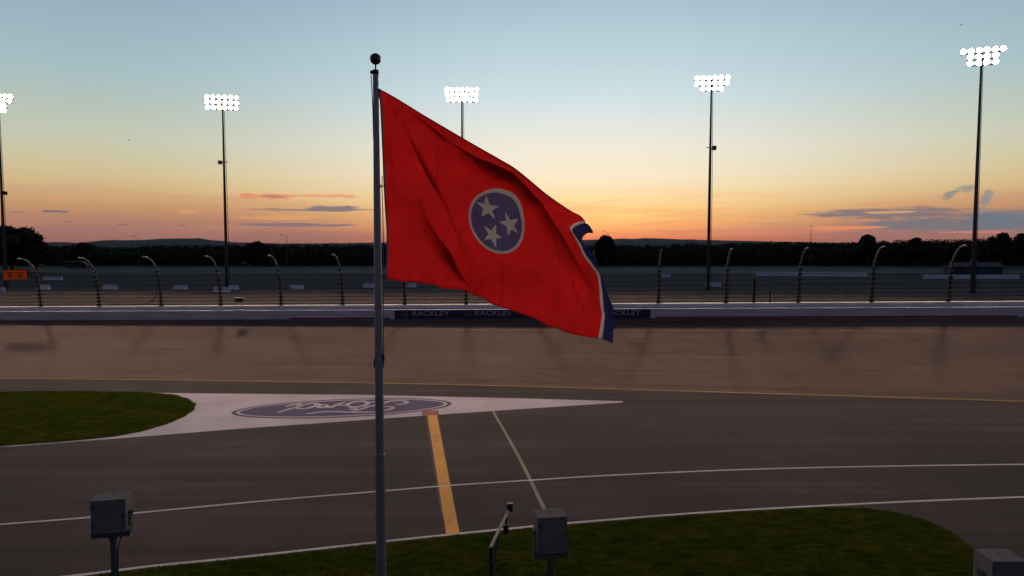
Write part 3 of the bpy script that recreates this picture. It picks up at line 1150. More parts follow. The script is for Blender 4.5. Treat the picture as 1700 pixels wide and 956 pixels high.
# ---------------------------------------------------------------- floodlight towers
def lamp_parts(root, loc, yaw, tilt, k=1.0):
    """bowl housing (part) with visor and its lens (sub-part); lens faces local -Y turned by yaw / tilt"""
    rot = Matrix.Rotation(yaw, 4, 'Z') @ Matrix.Rotation(tilt, 4, 'X')
    if not lamp_parts.cache:
        mb = MB()
        prof = [(0.10, 0.62), (0.22, 0.55), (0.32, 0.38), (0.42, 0.14), (0.445, 0.0), (0.455, -0.44), (0.44, -0.44), (0.435, -0.02)]
        n = 16
        rows = [[Vector((r * math.cos(2 * math.pi * k / n), z - 0.0, r * math.sin(2 * math.pi * k / n))) for k in range(n)] for r, z in prof]
        mb.loft(rows, M['black'], close=True)
        mb.add(rows[0], [tuple(range(n))], M['black'])
        mb.box((0, 0.3, -0.42), (0.1, 0.3, 0.4), M['black'])
        h = mb.build('lamp', root, smooth=False)
        mb = MB()
        V = [Vector((0, -0.075, 0))]
        for rr_, yy in [(0.24, -0.06), (0.43, -0.012)]:
            V += [Vector((rr_ * math.cos(2 * math.pi * k / 14), yy, rr_ * math.sin(2 * math.pi * k / 14))) for k in range(14)]
        Fc = [(0, 1 + k, 1 + (k + 1) % 14) for k in range(14)] + [(1 + k, 15 + k, 15 + (k + 1) % 14, 1 + (k + 1) % 14) for k in range(14)]
        mb.add(V, Fc, M['lens'])
        l = mb.build('lens', h)
        lamp_parts.cache += [h, l]
    else:
        h0, l0 = lamp_parts.cache
        h = h0.copy()
        COL.objects.link(h)
        h.parent = root
        l = l0.copy()
        COL.objects.link(l)
        l.parent = h
    h.matrix_local = Matrix.Translation(loc) @ rot @ Matrix.Scale(k, 4)


lamp_parts.cache = []


def tower(px, D, rows, label, mid=None, up=32.4, seed=0, k=1.0, zb=ZG):
    D *= k
    topz = H + (up + 0.35) * k
    rnd = random.Random(seed + 50)
    b = at_y(px, HOR + 30, D)
    root = empty('floodlight_tower', (b.x, b.y, zb))
    tag(root, label, 'floodlight', 'floodlight towers along the track wall')
    hgt = topz - zb
    mb = MB()
    mb.tube([(0, 0, -0.3), (0, 0, hgt * 0.5), (0, 0, hgt - 0.2)], [0.36 * k, 0.27 * k, 0.15 * k], M['tower_steel'], 14)
    mb.build('pole', root, smooth=True)
    mb = MB()
    mb.lathe([(0.6, 0), (0.6, 0.15), (0.4, 0.16)], M['service'], 16)
    mb.build('footing', root)
    # tower turns its head to the middle of the track
    aim = Vector((b.x * 0.75, 62, 1.0)) - Vector((b.x, b.y, topz))
    yaw = math.atan2(aim.x, -aim.y)
    z = hgt - 0.35
    for ri, (cnt, half, dz) in enumerate(rows):
        zz = hgt - (0.3 + dz * 0.86) * k
        half *= k * 0.90
        mb = MB()
        Rz = Matrix.Rotation(yaw, 3, 'Z')
        e = Rz @ Vector((half + 0.3, 0, 0))
        mb.tube([-e + Vector((0, 0, zz)), e + Vector((0, 0, zz))], 0.085, M['dark_steel'], 8)
        mb.build('crossarm', root)
        for q in range(cnt):
            x = -half + 2 * half * q / (cnt - 1)
            p = Rz @ Vector((x, -0.5 * k, 0)) + Vector((0, 0, zz + 0.42 * k))
            lamp_parts(root, p, yaw + rnd.uniform(-0.16, 0.16), R(rnd.uniform(21, 28)), k)
    if mid:
        mb = MB()
        sx, zz = mid
        zz *= hgt / 40.0
        mb.box((sx * 0.62, -0.1, zz), (0.78 * k, 0.75 * k, 0.8 * k), M['black'], Matrix.Rotation(R(8), 3, 'Y'), 0.08)
        mb.box((-sx * 0.3, -0.1, zz + 0.05), (0.9, 0.12, 0.12), M['dark_steel'])
        mb.build('speaker_box', root)
    mb = MB()
    mb.tube([(0.5, 0, 0.2), (0.42, 0, hgt * .5), (0.26, 0, hgt - 1)], 0.045, M['dark_steel'], 6)
    mb.build('conduit', root)
    return root


W3 = [(6, 3.4, 0.0), (6, 3.35, 1.32), (6, 3.3, 2.64)]
tower(8, 152, [(6, 2.9, 0.0), (5, 2.6, 1.25), (4, 1.5, 2.5), (4, 1.4, 3.7)], 'lit floodlight tower cut by the left edge of the view', (1, 20), 33.0, 1, 0.80)
tower(376, 152, W3, 'lit floodlight tower left of the flagpole with a box on its shaft', (-1, 26.6), 32.6, 2, 0.80)
tower(768, 147, [(7, 3.5, 0.0), (7, 3.4, 1.25), (6, 3.2, 2.5)], 'lit floodlight tower whose shaft passes behind the red flag', None, 33.1, 3, 0.82)
tower(1176, 135, [(6, 3.2, 0.0), (6, 3.15, 1.22), (4, 1.95, 2.44)], 'lit floodlight tower right of the flag with a box on its shaft', (1, 27), 32.6, 4, 0.88)
tower(1616, 115, [(6, 3.05, 0.0), (4, 1.95, 1.2), (4, 1.95, 2.35)], 'tallest looking lit floodlight tower, on the far right', None, 32.2, 5, 0.95)

# ---------------------------------------------------------------- flagpole and flag
FD = 16.5
ptop = at_y(623.6, 117, FD)
pb = Vector((ptop.x, FD, 0))
root = empty('flagpole', pb)
tag(root, 'tall blue grey flagpole with a round finial, standing in the near grass', 'flagpole')
zt = ptop.z
jz = at_y(628, 752, FD).z
mb = MB()
mb.tube([(0, 0, jz - 0.0), (0, 0, lerp(jz, zt, .35)), (0, 0, lerp(jz, zt, .7)), (0, 0, zt)], [0.104, 0.098, 0.084, 0.068], M['pole'], 24)
mb.build('upper_shaft', root, smooth=False)
mb = MB()
mb.tube([(0, 0, 0), (0, 0, jz - 0.02)], [0.135, 0.117], M['pole'], 24)
mb.lathe([(0.119, jz - 0.16), (0.122, jz - 0.155), (0.122, jz - 0.02), (0.108, jz)], M['pole'], 24)
mb.build('lower_shaft', root)
mb = MB()
mb.lathe([(0.30, 0.0), (0.30, 0.03), (0.2, 0.09), (0.15, 0.12)], M['galv'], 24)
mb.build('base_collar', root)
mb = MB()
prof = [(0.133 * math.sin(math.pi * k / 16) + 0.001, -0.133 * math.cos(math.pi * k / 16)) for k in range(17)]
mb.lathe(prof, M['ball'], 28, (0, 0, zt + 0.27))
mb.tube([(0, 0, zt), (0, 0, zt + 0.15)], 0.018, M['dark_steel'], 8)
o = mb.build('finial', root, smooth=True)
mb = MB()
mb.box((-0.065, 0, zt - 0.04), (0.13, 0.07, 0.08), M['black'], None, 0.02)
mb.lathe([(0.078, zt - 0.09), (0.078, zt + 0.01)], M['black'], 16)
mb.build('pulley', root)
P = lambda x, y: at_y(x, y, FD - 0.05) - pb
mb = MB()
mb.tube([P(616, 124), P(617.5, 150), P(619, 185), P(620, 230)], 0.011, M['rope'], 6)
mb.tube([P(634.5, 292), P(634, 312), P(635, 330), P(636.5, 400), P(637, 462), P(636.5, 520), P(637, 590)], 0.011, M['rope'], 6)
mb.build('halyard', root)
mb = MB()
for q in range(5):
    mb.tube(catmull([P(635.5 + q % 2, 577 + q * 2), P(637 + q * .3, 590 + q), P(636.5, 604 + q), P(635.5, 609), P(635.5, 592)], 4), 0.008, M['rope'], 6)
mb.tube([P(622, 596), P(621, 606), P(622.5, 611)], 0.014, M['dark_steel'], 6)
mb.box(P(635.5, 593), (0.035, 0.04, 0.16), M['dark_steel'], None, 0.01)
mb.build('cleat', root)

# flag -----------------------------------------------------------------
TOPE = [(629.5, 147), (650, 158), (680, 176), (700, 188.5), (733, 208), (767, 228), (800, 247), (830, 264), (855, 279), (880, 299), (905, 320), (930, 338), (950, 351), (963, 357.5), (971, 366)]
BOTE = [(640.8, 462), (662.8, 466.5), (690, 469), (719, 472.5), (735, 478.5), (769.4, 482), (788, 491), (801, 494), (816.5, 505), (838.5, 511.5), (866.7, 521.5), (891.8, 531), (913.8, 543.8), (920, 542.3), (932.6, 548.5), (960.8, 557), (993.4, 561.5)]
HOI = [(629.5, 147), (633, 175), (635, 215), (637, 260), (638.5, 300), (641, 345), (644, 390), (643.5, 420), (642.5, 445), (640.8, 462)]
STR = [(971, 366), (956, 369.8), (946.5, 377.7), (950, 387), (959.7, 404), (969.3, 424.6), (982.5, 442.6), (991, 455.8), (994.6, 472.7), (995.8, 491.9), (998, 513.5), (999.4, 522), (997, 540), (993.4, 561.5)]
STL = [(972.2, 370.6), (958.5, 373.6), (950, 381.3), (953.7, 388.8), (964.5, 405.3), (972.2, 422), (986.5, 441.4), (995.2, 453.4), (998, 470), (1001, 492), (1002.4, 513.5), (1004.4, 522), (1003.2, 537.6), (999.8, 562.2)]
FLY = [(976.5, 372), (981, 378), (984.5, 386.3), (974, 387.5), (966.5, 398), (976, 413), (989.5, 428), (993, 445), (1000, 462), (1007, 484.7), (1017.4, 508.7), (1018.5, 522), (1019, 540), (1017.4, 570)]


def cpoly(pts, n=10, uniform=False):
    c = catmull([(x, y, 0) for x, y in pts], n)
    if uniform:
        return lambda t: c[min(len(c) - 1, int(t * (len(c) - 1)))].lerp(c[min(len(c) - 1, int(t * (len(c) - 1)) + 1)], t * (len(c) - 1) - int(t * (len(c) - 1)))
    L = [0.0]
    for a, b in zip(c, c[1:]):
        L.append(L[-1] + (b - a).length)
    T = L[-1]

    def f(t):
        s = max(0, min(1, t)) * T
        lo, hi = 0, len(L) - 1
        while hi - lo > 1:
            mid = (lo + hi) // 2
            if L[mid] <= s:
                lo = mid
            else:
                hi = mid
        return c[lo].lerp(c[hi], (s - L[lo]) / max(1e-9, L[hi] - L[lo]))
    return f


fT, fB, fH = cpoly(TOPE), cpoly(BOTE), cpoly(HOI)
# the three fly curves share one parameter (same number of points)
seg = [0.0]
for a, b in zip(STR, STR[1:]):
    seg.append(seg[-1] + math.hypot(a[0] - b[0], a[1] - b[1]) + 1)
seg = [s / seg[-1] for s in seg]
cS, cL, cF = [catmull([(x, y, 0) for x, y in Q], 10) for Q in (STR, STL, FLY)]


def fly(c, v):
    for i in range(len(seg) - 1):
        if v <= seg[i + 1] or i == len(seg) - 2:
            q = (v - seg[i]) / (seg[i + 1] - seg[i]) * 10 + i * 10
            k = min(int(q), len(c) - 2)
            return c[k].lerp(c[k + 1], q - k)


def coons(u, v):
    l, r, t, b = fH(v), fly(cS, v), fT(u), fB(u)
    p00, p10, p01, p11 = fH(0), fly(cS, 0), fH(1), fly(cS, 1)
    return l * (1 - u) + r * u + t * (1 - v) + b * v - (p00 * (1 - u) * (1 - v) + p10 * u * (1 - v) + p01 * (1 - u) * v + p11 * u * v)


FOLDS = [  # polyline (photo px), overlap strength, half width (px), depth step (m), side
    ([(632, 150), (668, 205), (702, 268), (738, 340), (766, 415), (800, 496)], 3.1, 7.0, 0.14, 1),
    ([(640, 165), (655, 210), (690, 280), (715, 345), (735, 400), (760, 478)], 1.5, 6.0, 0.08, 1),
    ([(664, 172), (735, 226), (790, 266), (848, 296), (894, 340), (935, 402), (968, 455), (990, 490)], 3.1, 14.0, 0.24, -1),
    ([(700, 192), (730, 238), (760, 295), (772, 320)], 2.0, 4.0, 0.06, 1),
    ([(730, 300), (760, 372), (788, 436), (850, 480), (900, 520), (960, 552)], 2.2, 4.5, 0.07, 1),
    ([(690, 330), (725, 400), (755, 445), (785, 488)], 2.8, 7.5, 0.11, -1),
    ([(846, 272), (880, 312), (925, 345), (955, 366)], 2.4, 6.0, 0.08, 1),
    ([(905, 410), (940, 460), (972, 520), (988, 556)], 1.7, 6.0, 0.06, 1),
    ([(940, 470), (953, 500), (958, 540)], 2.0, 3.0, 0.03, 1),
    ([(655, 330), (668, 390), (690, 440), (712, 466)], 1.4, 7.0, 0.05, 1),
]


def fold(p, u, v):
    """displacement in the picture plane (px) and in depth (m)"""
    ox = oy = dep = 0.0
    edge = sm(0, 0.05, u) * sm(1.0, 0.95, u) * sm(0, 0.05, v) * sm(1.0, 0.96, v)
    for pts, st, w, dz, side in FOLDS:
        best, bd, along = 1e9, None, 0
        n = len(pts) - 1
        for i in range(n):
            x0, y0 = pts[i]
            x1, y1 = pts[i + 1]
            dx, dy = x1 - x0, y1 - y0
            tc = max(0, min(1, ((p.x - x0) * dx + (p.y - y0) * dy) / (dx * dx + dy * dy)))
            qx, qy = x0 + dx * tc, y0 + dy * tc
            d = math.hypot(p.x - qx, p.y - qy)
            if d < best:
                ln = math.hypot(dx, dy)
                sg = 1 if dx * (p.y - y0) - dy * (p.x - x0) > 0 else -1
                best, bd, along = d, (sg, -dy / ln, dx / ln), (i + tc) / n
        if best > w * 9:
            continue
        sg, nx, ny = bd
        env = math.sin(math.pi * along) ** 0.8 * (0.8 + 0.35 * noise.noise(Vector((along * 5, st * 7, 0))))
        d = best * sg
        k = -st * env * edge * d * math.exp(-0.5 * (d / w) ** 2)
        ox += nx * k
        oy += ny * k
        dep += side * dz * env * (math.tanh(d / w) * math.exp(-(d / (w * 7)) ** 2) * 1.0 + 0.5 * math.exp(-(d / (w * 2.4)) ** 2)) * sm(0, 0.05, u)
    return ox, oy, dep


def flag_y(p, u):
    g = 0.30 * math.sin(u * 4.2 + (p.y - 300) * 0.006) * sm(0, 0.35, u) + 0.8 * u * u
    q = Vector((p.x * 0.03, p.y * 0.018, 0))
    return FD + g + 0.10 * noise.noise(q * 1.2) + 0.03 * noise.noise(q * 3.3)


def star(tips):
    out = []
    for i in range(5):
        a, b = Vector(tips[i]), Vector(tips[(i + 2) % 5])
        c, d = Vector(tips[(i + 1) % 5]), Vector(tips[(i - 1) % 5])
        # inner vertex between tip i and i+1: lines i->i+2 and i+1->i-1
        den = (b.x - a.x) * (d.y - c.y) - (b.y - a.y) * (d.x - c.x)
        t = ((c.x - a.x) * (d.y - c.y) - (c.y - a.y) * (d.x - c.x)) / den
        out += [a, a + (b - a) * t]
    return out


zz_ = lambda L: [(760 + x / 6.829, 300 + y / 6.829) for x, y in L]
STARS = [star(zz_(q)) for q in ([(320, 165), (465, 292), (428, 438), (268, 412), (205, 240)], [(535, 350), (685, 430), (692, 602), (568, 625), (462, 465)], [(435, 490), (512, 648), (435, 765), (298, 668), (292, 505)])]


def sdist(p, poly):
    best = 1e9
    ins = False
    n = len(poly)
    for i in range(n):
        a, b = poly[i], poly[(i + 1) % n]
        dx, dy = b.x - a.x, b.y - a.y
        t = max(0, min(1, ((p.x - a.x) * dx + (p.y - a.y) * dy) / (dx * dx + dy * dy)))
        best = min(best, math.hypot(p.x - a.x - dx * t, p.y - a.y - dy * t))
        if (a.y > p.y) != (b.y > p.y) and p.x < (b.x - a.x) * (p.y - a.y) / (b.y - a.y) + a.x:
            ins = not ins
    return -best if ins else best


EC = (824.0, 369.3)
sxx, syy, sxy = 45.8 ** 2, 51.8 ** 2, 520.0
det = sxx * syy - sxy * sxy


def emb(p):
    dx, dy = p.x - EC[0], p.y - EC[1]
    return math.sqrt(max(0, (syy * dx * dx - 2 * sxy * dx * dy + sxx * dy * dy) / det))


NU, NVV = 270, 220
cols = [0.90 * k / NU for k in range(NU + 1)]           # cloth coordinate: red field 0..0.90
cols += [0.90 + 0.02 * k / 3 for k in range(1, 4)] + [0.92 + 0.08 * k / 14 for k in range(1, 15)]
verts, a_u, a_v, a_e, a_s, a_band = [], [], [], [], [], []
nc = len(cols)
for j in range(NVV + 1):
    v = j / NVV
    for i, cu in enumerate(cols):
        if cu <= 0.90:
            u = cu / 0.90
            p = coons(u, v)
            fx, fy, fdep = fold(p, u, v)
            yy = flag_y(p, u) + fdep
            e_, s__ = p.copy(), p
            p = p + Vector((fx, fy, 0))
        else:
            s0, s1, s2 = fly(cS, v), fly(cL, v), fly(cF, v)
            base = flag_y(s0, 1.0) + fold(s0, 1.0, v)[2]
            e_ = s0
            if cu <= 0.92 + 1e-9:
                q = (cu - 0.90) / 0.02
                p = s0.lerp(s1, q)
                yy = base + 0.03 * q
            else:
                q = (cu - 0.92) / 0.08
                p = s1.lerp(s2, q)
                curl = sm(0.35, 0.0, v)
                yy = base + 0.03 + q * (0.40 + 0.15 * math.sin(v * 17)) * (1 - curl) - curl * 0.25 * q + 0.05 * math.sin(q * 5 + v * 12) * q
        verts.append(at_y(p.x, p.y, yy) - pb)
        a_u.append(cu)
        a_v.append(v)
        a_e.append(emb(e_) if 0.3 < cu < 0.85 else 3.0)
        a_s.append(min(sdist(e_, st) for st in STARS) if (0.3 < cu < 0.85 and emb(e_) < 1.3) else 20.0)
faces = [(j * nc + i, j * nc + i + 1, (j + 1) * nc + i + 1, (j + 1) * nc + i) for j in range(NVV) for i in range(nc - 1)]


def flag_mat():
    m, nt, b = new_mat('flag_cloth')
    at = lambda n: nt.node('ShaderNodeAttribute', attribute_name=n).outputs['Fac']
    u, v, e, s = at('cloth_u'), at('cloth_v'), at('emblem'), at('star')
    red, white, blue = (0.59, 0.014, 0.016, 1), (0.58, 0.52, 0.49, 1), (0.14, 0.11, 0.25, 1)
    navy = (0.040, 0.045, 0.17, 1)
    # panel seams and hems: a second layer of cloth, so darker when lit from behind
    seam = 0.0
    for s0 in (0.245, 0.48, 0.72):
        d = nt.math('ABSOLUTE', nt.math('SUBTRACT', u, s0))
        k = nt.smooth(d, 0.0010, 0.0028, 0.38, 0.0)
        seam = k if isinstance(seam, float) else nt.math('MAXIMUM', seam, k)
    hem = nt.smooth(v, 0.006, 0.012, 0.55, 0.0)
    hem = nt.math('MAXIMUM', hem, nt.smooth(v, 0.985, 0.992, 0.0, 0.45))
    seam = nt.math('MAXIMUM', seam, hem)
    col = nt.mix(nt.smooth(u, 0.8995, 0.9005), red, white)
    col = nt.mix(nt.smooth(u, 0.9195, 0.9205), col, navy)
    col = nt.mix(nt.smooth(e, 0.995, 1.010, 1, 0), col, white)
    col = nt.mix(nt.smooth(e, 0.908, 0.922, 1, 0), col, blue)
    col = nt.mix(nt.smooth(s, -0.35, 0.35, 1, 0), col, white)
    tc = nt.node('ShaderNodeTexCoord').outputs['Object']
    n1 = nt.node('ShaderNodeTexNoise', {'Vector': tc, 'Scale': 1.1, 'Detail': 5.0}).outputs[0]
    col = nt.mix(1.0, col, nt.ramp(n1, [(0.3, (0.86, 0.84, 0.84, 1)), (0.7, (1.05, 1.05, 1.05, 1))]), 'MULTIPLY')
    weave = nt.node('ShaderNodeTexNoise', {'Vector': nt.node('ShaderNodeMapping', {0: tc, 3: (5, 5, 2.2), 2: (0, R(32), 0)}).outputs[0], 'Scale': 2.2, 'Detail': 5.0}).outputs[0]
    bp = nt.node('ShaderNodeBump', {'Strength': 0.14, 'Height': weave, 'Distance': 0.05}).outputs[0]
    df = nt.node('ShaderNodeBsdfDiffuse', {'Color': col, 'Roughness': 0.6, 'Normal': bp})
    # light passing through the cloth takes the dye colour more strongly
    tcol = nt.mix(seam, col, (0.0, 0.0, 0.0, 1))
    tr = nt.node('ShaderNodeBsdfTranslucent', {'Color': tcol, 'Normal': bp})
    # opaque printed / sewn emblem lets less light through
    fac = nt.math('MULTIPLY', nt.smooth(e, 0.99, 1.01, 0.30, 0.62), nt.smooth(u, 0.899, 0.921, 1.0, 0.55))
    mx = nt.node('ShaderNodeMixShader', {0: fac, 1: df.outputs[0], 2: tr.outputs[0]})
    nt.l.new(mx.outputs[0], nt.n['Material Output'].inputs[0])
    return m


M['flag'] = flag_mat()
froot = empty('flag', pb + Vector((0, 0, 12)))
tag(froot, 'large red flag with a blue disc of three white stars flying from the flagpole', 'flag')
me = bpy.data.meshes.new('cloth')
me.from_pydata([tuple(v - Vector((0, 0, 12))) for v in verts], [], faces)
me.materials.append(M['flag'])
me.polygons.foreach_set('use_smooth', [True] * len(faces))
for nm, data in (('cloth_u', a_u), ('cloth_v', a_v), ('emblem', a_e), ('star', a_s)):
    at = me.attributes.new(nm, 'FLOAT', 'POINT')
    at.data.foreach_set('value', data)
me.update()
cloth = bpy.data.objects.new('cloth', me)
COL.objects.link(cloth)
cloth.parent = froot
# canvas header with two grommet clips
mb = MB()
M['header'] = mat('canvas_header', (0.34, 0.33, 0.36), 0.85, 0, 0.2, 6)
A, B = [], []
for k in range(41):
    p = fH(k / 40)
    A.append(at_y(p.x - 2.2, p.y, FD - 0.012) - froot.location)
    B.append(at_y(p.x + 1.0, p.y, FD - 0.012) - froot.location)
A2 = [p + Vector((0, 0.028, 0)) for p in A]
B2 = [p + Vector((0, 0.028, 0)) for p in B]
mb.loft([A, B, B2, A2, A], M['header'])
mb.build('header', froot)
for px, py in [(630.5, 150), (636, 309), (639.5, 459)]:
    mb = MB()
    c = at_y(px, py, FD - 0.03) - froot.location
    mb.tube([c + Vector((0.05 * math.cos(a) - 0.03, 0, 0.028 * math.sin(a))) for a in [k * math.pi / 5 for k in range(11)]], 0.009, M['dark_steel'], 6, False)
    mb.tube([c + Vector((-0.12, 0.03, 0.01)), c + Vector((-0.02, 0, 0))], 0.012, M['dark_steel'], 6)
    mb.build('clip', froot)

# ---------------------------------------------------------------- near grey boxes on posts
def yoke_box(px, py, D, w, h, dep, yaw, label, lean=0.0):
    """px, py: photo position of the centre of the front top edge"""
    p = at_y(px, py, D)
    root = empty('post_box', (p.x, p.y + dep / 2, 0), yaw)
    tag(root, label, 'equipment box', 'grey boxes on posts in the foreground')
    zt = p.z
    zb = zt - h
    mb = MB()
    # shell whose top slopes up to a flat lid
    mb.box((0, 0, (zt + zb) / 2), (w, dep, h), M['box'], None, 0.015)
    mb.build('shell', root)
    mb = MB()
    mb.box((0, -0.005, zt + 0.008), (w + 0.012, dep + 0.02, 0.016), M['box'], None, 0.005)
    mb.tube([(0, 0.05, zt + 0.01), (0, 0.05, zt + 0.035)], 0.012, M['dark_steel'], 8)
    mb.build('lid', root)
    mb = MB()
    mb.box((0, -dep / 2 - 0.004, (zt + zb) / 2 - 0.01), (w * 0.93, 0.012, h * 0.9), M['box'], None, 0.004)
    mb.build('front_panel', root)
    mb = MB()
    sb = w / 2 + 0.035
    mb.box((0, 0.02, zb - 0.148), (2 * sb + 0.012, dep * 0.62, 0.012), M['bracket'])
    mb.box((0, 0.02 - dep * 0.31, zb - 0.083), (2 * sb + 0.012, 0.012, 0.14), M['bracket'])
    for sx in (-1, 1):
        mb.box((sx * sb, 0.02, zb - 0.142 + h * 0.39), (0.012, dep * 0.34, h * 0.78), M['bracket'])
        mb.tube([(sx * (sb - 0.03), 0.02, zb + h * 0.45), (sx * (sb + 0.03), 0.02, zb + h * 0.45)], 0.03, M['dark_steel'], 10)
    mb.build('yoke', root)
    for hz_ in (0.3, -0.3):
        mb = MB()
        mb.box((-w * 0.44, -dep / 2 - 0.016, (zt + zb) / 2 + hz_ * h), (0.035, 0.014, 0.07), M['bracket'])
        mb.tube([(-w * 0.47, -dep / 2 - 0.02, (zt + zb) / 2 + hz_ * h - 0.035), (-w * 0.47, -dep / 2 - 0.02, (zt + zb) / 2 + hz_ * h + 0.035)], 0.008, M['bracket'], 6)
        mb.build('hinge', root)
    mb = MB()
    mb.box((w * 0.42, -dep / 2 - 0.018, (zt + zb) / 2), (0.03, 0.018, 0.08), M['dark_steel'], None, 0.004)
    mb.build('latch', root)
    mb = MB()
    mb.tube(catmull([(w * 0.2, 0.06, zb), (w * 0.2, 0.08, zb - 0.25), (0.075, 0.05, zb - 0.45), (0.068, 0.02, zb - 1.2), (0.068, 0.02, 0.3)], 5), 0.011, M['black'], 6)
    mb.build('cable', root)
    mb = MB()
    mb.box((0, -dep * 0.2, zb - 0.008), (w * 0.94, dep * 0.5, 0.016), M['pale_arm'])
    mb.build('bottom_trim', root)
    mb = MB()
    mb.tube([(0, 0.02, -0.2), (0, 0.02, zb - 0.154)], 0.057, M['bracket'], 14)
    mb.lathe([(0.075, zb - 0.25), (0.075, zb - 0.154)], M['bracket'], 14, (0, 0.02, 0))
    mb.build('post', root)
    return root


yoke_box(174, 831.5, 13.0, 0.62, 0.62, 0.44, R(13), 'grey box on a post at lower left, its right side showing')
yoke_box(914.5, 860, 13.0, 0.585, 0.69, 0.45, R(9), 'grey box on a post in front of the thin tan line')
yoke_box(1677, 933, 13.0, 0.67, 0.66, 0.56, R(0), 'grey box on a post in the lower right corner')

# black post with a slanted pale arm carrying two small black boxes
D0 = 14.0
b0 = at_y(815, 908, D0)
root = empty('instrument_post', (b0.x, b0.y, 0))
tag(root, 'thin black post with a slanted pale arm holding two small black boxes', 'instrument post')
mb = MB()
mb.tube([(0, 0, -0.2), (0, 0, b0.z)], [0.05, 0.038], M['black'], 10)
mb.build('post', root)
e = at_y(844.5, 847, D0 + 1.6) - root.location
s_ = Vector((-0.012, -0.03, b0.z))
mb = MB()
dirv = (e - s_)
mb.tube([s_, s_ + dirv], 0.036, M['pale_arm'], 6)
mb.build('arm', root)
mb = MB()
mb.tube([Vector((0.02, 0.02, b0.z - 0.6)), s_ + dirv * 0.4 + Vector((0.01, 0.0, -0.03))], 0.028, M['black'], 8)
mb.tube([e + Vector((-0.02, 0.03, 0)), e + Vector((-0.09, 0.02, -0.5))], 0.024, M['black'], 8)
mb.build('brace', root)
mb = MB()
mb.box(e + Vector((0.03, 0.02, 0.065)), (0.135, 0.13, 0.20), M['black'], None, 0.015)
mb.build('upper_box', root)
mb = MB()
mb.box(e + Vector((-0.065, 0.02, -0.45)), (0.125, 0.13, 0.21), M['black'], None, 0.015)
mb.build('lower_box', root)

# ---------------------------------------------------------------- things beyond the fence
def jersey(L, h=0.82):
    mb = MB()
    pr = [(-0.32, 0), (0.32, 0), (0.32, 0.12), (0.16, 0.36), (0.13, h - 0.04), (0.09, h), (-0.09, h), (-0.13, h - 0.04), (-0.16, 0.36), (-0.32, 0.12)]
    rows = [[Vector((x, a, b)) for a, b in pr] for x in (-L / 2, -L / 2 + 0.05, L / 2 - 0.05, L / 2)]
    for r, k in ((rows[0], .9), (rows[-1], .9)):
        for p in r:
            p.y *= k
            p.z *= 0.97
    mb.loft(rows, M['block'], close=True)
    mb.add(rows[0], [tuple(range(len(pr)))[::-1]], M['block'])
    mb.add(rows[-1], [tuple(range(len(pr)))], M['block'])
    return mb


lone = [(1, 485, 14, 'pale barrier block cut by the left edge below the orange sign'),
        (73, 480.5, 20, 'pale barrier block just right of the leftmost curved post'),
        (88, 465, 31, 'long pale barrier block higher up behind the leftmost curved post'),
        (183, 480.5, 24, 'pale barrier block behind the loose cables, right of the second curved post'),
        (300, 480.5, 22, 'pale barrier block midway between two curved posts left of the box on legs'),
        (359, 485, 8, 'short stub of pale barrier left of the post near the box on legs'),
        (373, 485, 18, 'pale barrier block above and left of the small black box on legs'),
        (388, 481, 16, 'pale barrier block set farther back, at the foot of the second floodlight tower'),
        (493, 480.5, 23, 'pale barrier block alone between two curved posts left of the flagpole'),
        (612, 477.5, 18, 'low pale barrier block touching the left side of the flagpole'),
        (684, 477, 14, 'pale barrier block just under the lower edge of the red flag'),
        (1104, 460, 18, 'low pale barrier block right of the flag, far back on the lot'),
        (1184, 476, 25, 'pale barrier block at the foot of the tower right of the flag')]
for px, py, wpx, lab in lone:
    p = at_z(px, py, ZG + 0.03)
    L = wpx * p.y / F
    o = jersey(L, 0.8).build('barrier_block')
    o.location = p
    o.rotation_euler = (0, 0, R(random.uniform(-3, 3)))
    tag(o, lab, 'barrier block', 'scattered barrier blocks on the lot')
for xa, xb, ya, yb, n, lab, grp in [(1256, 1440, 458, 459, 10, 'pale barrier block in the far end to end row behind the gate posts', 'long row of barrier blocks behind the gate posts'),
                                    (1533, 1692, 463, 463, 8, 'pale barrier block in the end to end row in front of the low shed', 'row of barrier blocks in front of the shed')]:
    a, b = at_z(xa, ya, ZG + .03), at_z(xb, yb, ZG + .03)
    proto = None
    for k in range(n):
        L = (b - a).length / n - 0.12
        if proto is None:
            o = proto = jersey(L, 1.0).build('barrier_block')
        else:
            o = proto.copy()
            COL.objects.link(o)
        o.location = a.lerp(b, (k + 0.5) / n)
        o.rotation_euler = (0, 0, math.atan2(b.y - a.y, b.x - a.x) + R(random.uniform(-1.5, 1.5)))
        tag(o, lab, 'barrier block', grp)

